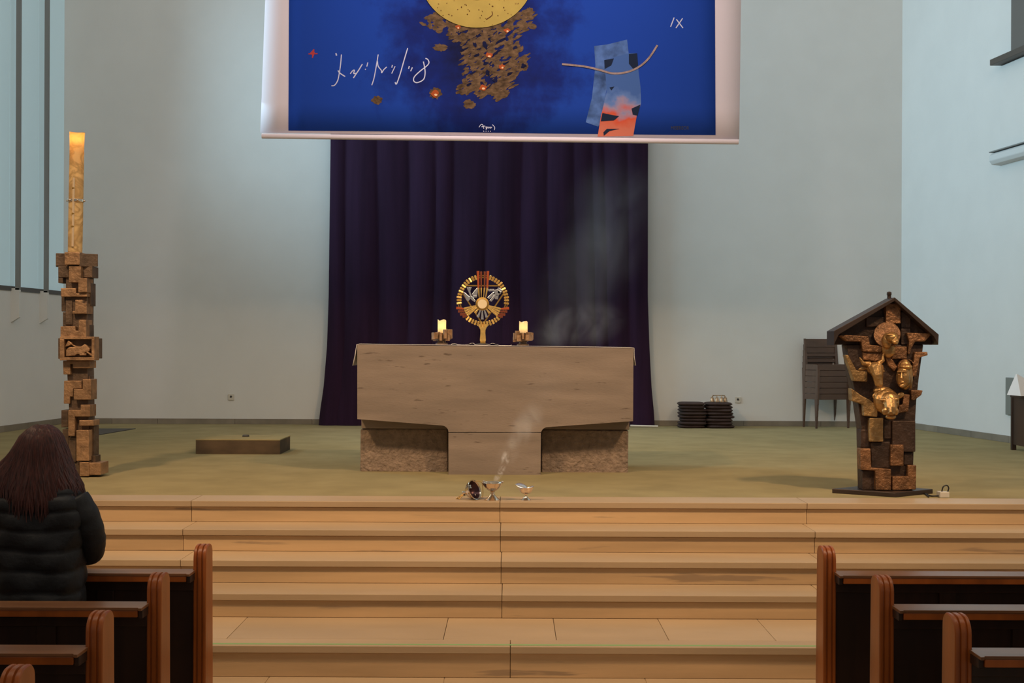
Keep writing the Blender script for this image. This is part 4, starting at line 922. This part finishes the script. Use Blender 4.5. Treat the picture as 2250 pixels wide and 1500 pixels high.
MB().loft([[(l_.x, 12.85, zt+0.006), (mid.x, 12.62, zt+0.002), (tx+0.30, 12.75, zt+0.002), (tx+0.22, 13.1, zt+0.002)], [(ap.x-.004, 12.85, ap.z), (ap.x+0.004, 12.84, ap.z), (ap.x+0.006, 12.85, ap.z), (ap.x, 12.86, ap.z)]]).build('cloth_cone', m_cloth, na, bevel=0.004)

# ------------------------------------------------------------------ pews
def pew_end(x0, x1, d, parent, hgt=0.86):
    # outline in (y,z): near face at d, rounded top; grooves run over the top
    def outline(ins):
        y0, y1, h = d+ins, d+0.135-ins*0.5, hgt-ins
        P_ = [(y0, 0)]
        rr = 0.060
        for a in range(0, 91, 15): P_.append((y0+rr-rr*math.cos(math.radians(a)), h-rr+rr*math.sin(math.radians(a))))
        r2 = 0.045
        for a in range(90, -1, -15): P_.append((y1-r2+r2*math.cos(math.radians(a)), h-r2+r2*math.sin(math.radians(a))))
        P_.append((y1+0.02, 0)); return P_
    w_ = x1-x0; g = 0.005
    stn = [(0, .004), (.003, .001), (.005, 0), (w_*.30-g, 0), (w_*.30-g*.5, .007), (w_*.30+g*.5, .007), (w_*.30+g, 0), (w_*.70-g, 0), (w_*.70-g*.5, .007), (w_*.70+g*.5, .007), (w_*.70+g, 0), (w_-.005, 0), (w_-.003, .001), (w_, .004)]
    o = MB().loft([[(x0+a, y, z) for y, z in outline(i)] for a, i in stn]).build('pew_end', m_wood, parent, smooth=True); o.data.set_sharp_from_angle(angle=0.33); return o
def pew(side, xa, d, label, kstile=None):
    # xa: world x of the aisle face; side -1 left, +1 right
    L = 3.6; xo = xa+side*L; tw = 0.063
    p = thing('pew', label, 'pew', ((xa+xo)/2, d+0.2, 0), 'wooden pews')
    a, b = sorted((xa, xa+side*tw)); pew_end(a, b, d, p)
    a, b = sorted((xo, xo-side*tw)); pew_end(a, b, d, p)
    i0, i1 = sorted((xa+side*tw, xo-side*tw))
    MB().bb(i0, i1, d+0.031, d+0.06, 0.12, 0.73).build('back_panel', m_wooddk, p)
    for f in (0.0, 0.33, 0.66, 1.0):
        xs_ = xa+side*(tw+0.04+f*(L-2*tw-0.08)) if kstile is None else xa+side*(kstile+f*2.2)
        if not (i0+0.03 < xs_ < i1-0.03): continue
        MB().bb(xs_-0.04, xs_+0.04, d+0.012, d+0.030, 0.12, 0.639).build('stile', m_wooddk, p, bevel=0.003)
    MB().bb(i0, i1, d+0.005, d+0.03, 0.640, 0.7315).build('back_rail', m_wooddk, p, bevel=0.004)
    # book ledge: a thin board with a deeper front rail that stops short of the pew end
    e0 = xa+side*(tw+0.001); e1 = xo-side*tw; yb = d-0.10; yf = d+0.030
    n0 = xa+side*0.052
    pts = [(e0, yf), (e0, d-0.002), (n0, d-0.002), (n0, yb-0.014)]
    for k in range(0, 91, 18): pts.append((e0-side*0.006+side*0.012*math.sin(math.radians(k)), yb-0.014+0.012*(1-math.cos(math.radians(k)))))
    pts += [(e0+side*0.008, yb), (e1, yb), (e1, yf)]
    MB().loft([[(x_, y_, z) for x_, y_ in pts] for z in (0.732, 0.744)]).build('book_ledge', m_woodh, p, bevel=0.002)
    MB().bb(e0+side*0.010, e1, yb+0.0015, yb+0.030, 0.702, 0.7315).build('ledge_rail', m_wood, p, bevel=0.003)
    MB().bb(n0+side*0.002, e0+side*0.009, yb+0.012, d-0.003, 0.695, 0.7315).build('ledge_block', m_wooddk, p, bevel=0.003)
    MB().bb(i0, i1, d+0.13, d+0.35, 0.415, 0.45).build('seat', m_woodh, p, bevel=0.006)
    MB().bb(i0, i1, d+0.13, d+0.15, 0.15, 0.415).build('seat_support', m_wooddk, p)
    MB().bb(i0, i1, d-0.16, d-0.03, 0.13, 0.16).build('kneeler', m_woodh, p, bevel=0.006)
    for xs_ in (i0+0.15, (i0+i1)/2, i1-0.15): MB().bb(xs_-0.02, xs_+0.02, d-0.15, d+0.056, 0.0, 0.13).build('kneeler_bracket', m_wooddk, p)
    return p
pw = [(-1, -1.507, 6.12, 'front left pew, the bench its ledge touched by the kneeling woman'), (-1, -1.507, 5.34, 'left pew directly behind the kneeling woman in black'),
      (-1, -1.503, 4.56, 'left pew two rows behind the kneeling woman, broad shiny ledge'), (-1, -1.498, 3.77, 'nearest left pew, only its rounded end top showing at lower left'),
      (1, 1.548, 6.14, 'front right pew with its end against the steps below the ambo'), (1, 1.592, 5.35, 'middle one of the three right pews'), (1, 1.640, 4.575, 'nearest right pew with glossy highlight on its rounded end')]
for i, (s_, xa, d, lab) in enumerate(pw): pew(s_, xa, d, lab, kstile=0.62 if s_ > 0 else 0.5)

# ------------------------------------------------------------------ kneeling woman
DP = 5.87; pX = W(90, 1100, DP).x
pe = thing('person', 'woman kneeling with long reddish brown hair and black quilted coat', 'person', (pX, DP, 0.16))
def Q(x, y, z): return Vector((pX+x, DP+y, z))
e = MB()
e.ell(Q(0, .04, 1.345), (.075, .095, .115)); e.ell(Q(0, .085, 1.29), (.058, .06, .075)); e.ell(Q(0, .145, 1.315), (.012, .02, .025)); e.ell(Q(0, .125, 1.262), (.025, .012, .008))
for s_ in (-1, 1): e.ell(Q(.032*s_, .118, 1.34), (.016, .012, .010)); e.ell(Q(.077*s_, .04, 1.325), (.010, .022, .032))
e.tube([Q(0, .0, 1.14), Q(0, .02, 1.21), Q(0, .04, 1.28)], [.062, .056, .055], 12)
e.loft([[Q(a*math.cos(2*PI*j/20), cy+b*math.sin(2*PI*j/20), z) for j in range(20)] for z, a, b, cy in ((.44, .15, .11, .0), (.55, .165, .12, .0), (.70, .14, .10, .0), (.90, .155, .105, .0), (1.05, .165, .10, -.005), (1.13, .14, .08, -.005), (1.17, .07, .06, 0))])
for s_ in (-1, 1):
    e.tube([Q(.15*s_, 0, 1.11), Q(.205*s_, .02, .98), Q(.215*s_, .06, .86), Q(.12*s_, .20, .825), Q(.035*s_, .255, .835)], [.055, .05, .042, .038, .028], 10)
    e.ell(Q(.02*s_, .275, .845), (.022, .04, .04))
    for k in range(4): e.tube([Q(.03*s_, .285+.002*k, .865-.018*k), Q(.012*s_, .315, .868-.018*k), Q(-.012*s_, .318-.004*k, .862-.018*k)], [.0095, .009, .008], 6)
    e.tube([Q(.02*s_, .27, .875), Q(.008*s_, .285, .90), Q(.004*s_, .295, .912)], [.011, .0095, .008], 6)
    e.tube([Q(.09*s_, .0, .52), Q(.10*s_, .12, .36), Q(.10*s_, .20, .235)], [.085, .07, .058], 10)
    e.tube([Q(.10*s_, .20, .235), Q(.10*s_, .05, .205), Q(.10*s_, -.16, .20)], [.055, .045, .035], 10)
    e.ell(Q(.10*s_, -.19, .18), (.04, .06, .05))
body = sculpt(e, 'body', m_skin, pe, 0.007, 3)
# quilted coat: rings pinched at the seams
seams = [0.30, 0.42, 0.505, 0.60, 0.70, 0.80, 0.895, 0.99, 1.075, 1.145, 1.21, 1.27]
prof = [(0.30, .185, .15), (.5, .195, .155), (.62, .198, .155), (.75, .200, .15), (.9, .205, .145), (1.0, .215, .14), (1.08, .218, .135), (1.13, .205, .13), (1.17, .178, .118), (1.21, .140, .105), (1.25, .108, .095), (1.285, .085, .085)]
def pint(z, k):
    for a, b in zip(prof[:-1], prof[1:]):
        if z <= b[0]: f = (z-a[0])/(b[0]-a[0]); return a[k]+(b[k]-a[k])*f
    return prof[-1][k]
rings = []; n = 56; z = 0.30
zs = []
for a, b in zip(seams[:-1], seams[1:]):
    for i in range(8): zs.append((a+(b-a)*i/8, i/8))
zs.append((1.27, 0)); zs.append((1.285, .4))
rc2 = random.Random(8)
for z, f in zs:
    pf_ = 0.010*(math.sin(PI*f)**0.55)-0.004
    ring = []
    for j in range(n):
        a = 2*PI*j/n; c_, s_ = math.cos(a), math.sin(a)
        k = (abs(c_)**2.6+abs(s_)**2.6)**(-1/2.6)
        wob = 0.004*math.sin(a*5+z*23)+0.003*math.sin(a*9-z*31)
        ring.append(Q((pint(z, 1)+pf_+wob)*k*c_, (pint(z, 2)+pf_+wob)*k*s_, z+0.006*math.sin(a*3+z*9)))
    rings.append(ring)
ct_ = MB().loft(rings).build('coat', m_coat, pe, smooth=True); ct_.data.set_sharp_from_angle(angle=3.0)
MB().lathe([(.072, 0), (.085, .02), (.088, .05), (.078, .065), (.068, .06), (.066, .02)], Q(0, .015, 1.20), 24).build('collar', m_coat, ct_, smooth=True)
for s_ in (-1, 1):
    pth = smoothpath([tuple(Q(*v)) for v in ((.155*s_, -.005, 1.125), (.20*s_, .0, 1.05), (.222*s_, .02, .96), (.218*s_, .06, .875), (.16*s_, .15, .84), (.07*s_, .235, .838))], 8)
    rad = []
    for i in range(len(pth)):
        u = i/(len(pth)-1); base = .066+(.004 if u < .5 else -0.02*(u-.5)*2); rad.append(base+0.004*abs(math.sin(u*PI*7))**.6-0.001)
    rad[0] *= .7
    o = MB().tube(pth, rad, 20).build('sleeve', m_coat, pe, smooth=True); o.data.set_sharp_from_angle(angle=3.0)
sk_ = MB()
for s_ in (-1, 1):
    sk_.tube([Q(.09*s_, .0, .50), Q(.10*s_, .12, .36), Q(.10*s_, .21, .235)], [.10, .085, .07], 14)
    sk_.tube([Q(.10*s_, .21, .235), Q(.10*s_, .05, .21), Q(.10*s_, -.13, .205)], [.068, .056, .046], 12)
sk_.build('trousers', m_black, pe, smooth=True)
# hair: inner cap plus many fine locks following it
hp = [(1.474, .012, .02), (1.468, .04, .05), (1.45, .068, .082), (1.42, .090, .105), (1.37, .110, .120), (1.31, .128, .126), (1.25, .150, .138), (1.19, .178, .152), (1.13, .192, .160), (1.05, .182, .165)]
def hint(z, k):
    for a, b in zip(hp[:-1], hp[1:]):
        if z >= b[0]: f = (z-a[0])/(b[0]-a[0]); return a[k]+(b[k]-a[k])*f
    return hp[-1][k]
def hl_(a, z): return 1.0+(0.42*max(0, min(1, (1.42-z)/0.14))*max(0, 1-abs(z-1.26)/0.16)+0.10 if math.cos(a) < 0 and z < 1.42 else 0)*max(0, -math.cos(a))
hm = MB(); n = 48; rings = []
for i in range(25):
    z = 1.474-(1.474-1.14)*i/24; rings.append([Q(hint(z, 1)*.97*hl_(a, z)*math.cos(a), .02+hint(z, 2)*.97*math.sin(a)*(1 if math.sin(a) < 0 else .62), z) for a in (2*PI*j/n for j in range(n))])
hm.loft(rings)
rh = random.Random(12)
for i in range(420):
    a = rh.uniform(PI*0.93, PI*2.07) if i > 40 else rh.uniform(0, 2*PI)
    top = 1.472-abs(rh.gauss(0, .012)); side = abs(math.cos(a))
    end = rh.uniform(1.03, 1.13) if abs(side-0.15) < .25 else rh.uniform(1.06, 1.20)
    if a < PI*.9: end = 1.30
    ph = rh.random()*6; wv = rh.uniform(.002, .009); path = []; rad = []; K = 12
    for k in range(K+1):
        f = k/K; z = top+(end-top)*f; aa = a+0.06*math.sin(f*4+ph)+(0.25*math.sin(ph)*f*f*0.4)
        off = 1.0+0.05*rh.random()*f
        path.append(Q(hint(z, 1)*hl_(aa, z)*off*math.cos(aa)+wv*math.sin(f*7+ph)*f, .02+hint(z, 2)*off*math.sin(aa)*(1 if math.sin(aa) < 0 else .62), z))
        rad.append((.0052+.002*math.sin(f*PI))*(1 if f < .75 else 1-(f-.75)*3.4))
    hm.tube(path, rad, 5)
ho = hm.build('hair', m_hair, pe, smooth=True)

# ------------------------------------------------------------------ incense smoke
def smoke_mat(name, dens, scale, thr, seed):
    m = bpy.data.materials.new(name); m.use_nodes = True; nt = m.node_tree; N = nt.nodes; L = nt.links; N.clear()
    out = N.new('ShaderNodeOutputMaterial'); pv = N.new('ShaderNodeVolumePrincipled'); L.new(pv.outputs[0], out.inputs['Volume'])
    pv.inputs['Color'].default_value = (0.97, 0.94, 0.92, 1); pv.inputs['Anisotropy'].default_value = 0.1
    tc = N.new('ShaderNodeTexCoord'); ln = N.new('ShaderNodeVectorMath'); ln.operation = 'LENGTH'; L.new(tc.outputs['Object'], ln.inputs[0])
    fo = N.new('ShaderNodeMapRange'); fo.inputs[1].default_value = 1.0; fo.inputs[2].default_value = 0.15; fo.interpolation_type = 'SMOOTHSTEP'; L.new(ln.outputs['Value'], fo.inputs[0])
    geo = N.new('ShaderNodeNewGeometry'); mp = N.new('ShaderNodeMapping'); mp.inputs['Location'].default_value = (seed, seed*1.7, 0); mp.inputs['Scale'].default_value = (1, 1, 0.7); L.new(geo.outputs['Position'], mp.inputs[0])
    nz = N.new('ShaderNodeTexNoise'); nz.inputs['Scale'].default_value = scale; nz.inputs['Detail'].default_value = 4; nz.inputs['Distortion'].default_value = 0.9; L.new(mp.outputs[0], nz.inputs['Vector'])
    mr = N.new('ShaderNodeMapRange'); mr.inputs[1].default_value = thr; mr.inputs[2].default_value = thr+0.28; L.new(nz.outputs['Fac'], mr.inputs[0])
    a = N.new('ShaderNodeMath'); a.operation = 'MULTIPLY'; L.new(fo.outputs[0], a.inputs[0]); L.new(mr.outputs[0], a.inputs[1])
    b = N.new('ShaderNodeMath'); b.operation = 'MULTIPLY'; b.inputs[1].default_value = dens; L.new(a.outputs[0], b.inputs[0]); L.new(b.outputs[0], pv.inputs['Density'])
    return m
sm = thing('incense_smoke', 'thin grey incense smoke curling up from the open censer', 'smoke', W(1090, 1055, 8.7)); sm['kind'] = 'stuff'
sm_thin = smoke_mat('smoke_wisp', 60.0, 26, 0.46, 1.3); sm_mid = smoke_mat('smoke_drift', 3.2, 6, 0.42, 4.1); sm_low = smoke_mat('smoke_low_cloud', 1.3, 3.6, 0.38, 6.2); sm_wide = smoke_mat('smoke_cloud', 0.13, 1.9, 0.34, 8.8)
def puff(p0, p1, r, mat):
    p0, p1 = Vector(p0), Vector(p1); c = (p0+p1)/2; h = (p1-p0).length/2
    o = MB().ell((0, 0, 0), (1, 1, 1), n=20, k=12).build('puff', mat, None); o.parent = sm
    o.location = c-Vector(sm.location); o.scale = (r, r, h*1.15); o.rotation_euler = (p1-p0).to_track_quat('Z', 'Y').to_euler(); o['kind'] = 'stuff'
puff(W(1084, 1060, 8.7), W(1108, 1028, 8.72), 0.030, sm_thin)
puff(W(1096, 1048, 8.7), W(1112, 1008, 8.75), 0.030, sm_thin)
puff(W(1108, 1028, 8.72), W(1112, 990, 8.8), 0.036, sm_thin)
puff(W(1095, 1030, 8.74), W(1150, 950, 9.0), 0.09, sm_mid)
puff(W(1125, 980, 8.9), W(1185, 890, 9.3), 0.13, sm_mid)
puff(W(1150, 920, 9.1), W(1235, 790, 9.7), 0.20, sm_wide)
puff(W(1170, 740, 12.0), W(1370, 695, 12.3), 0.28, sm_low)
puff(W(1200, 740, 14.0), W(1390, 450, 14.8), 0.62, sm_wide)
puff(W(1290, 560, 14.6), W(1420, 360, 15.2), 0.70, sm_wide)
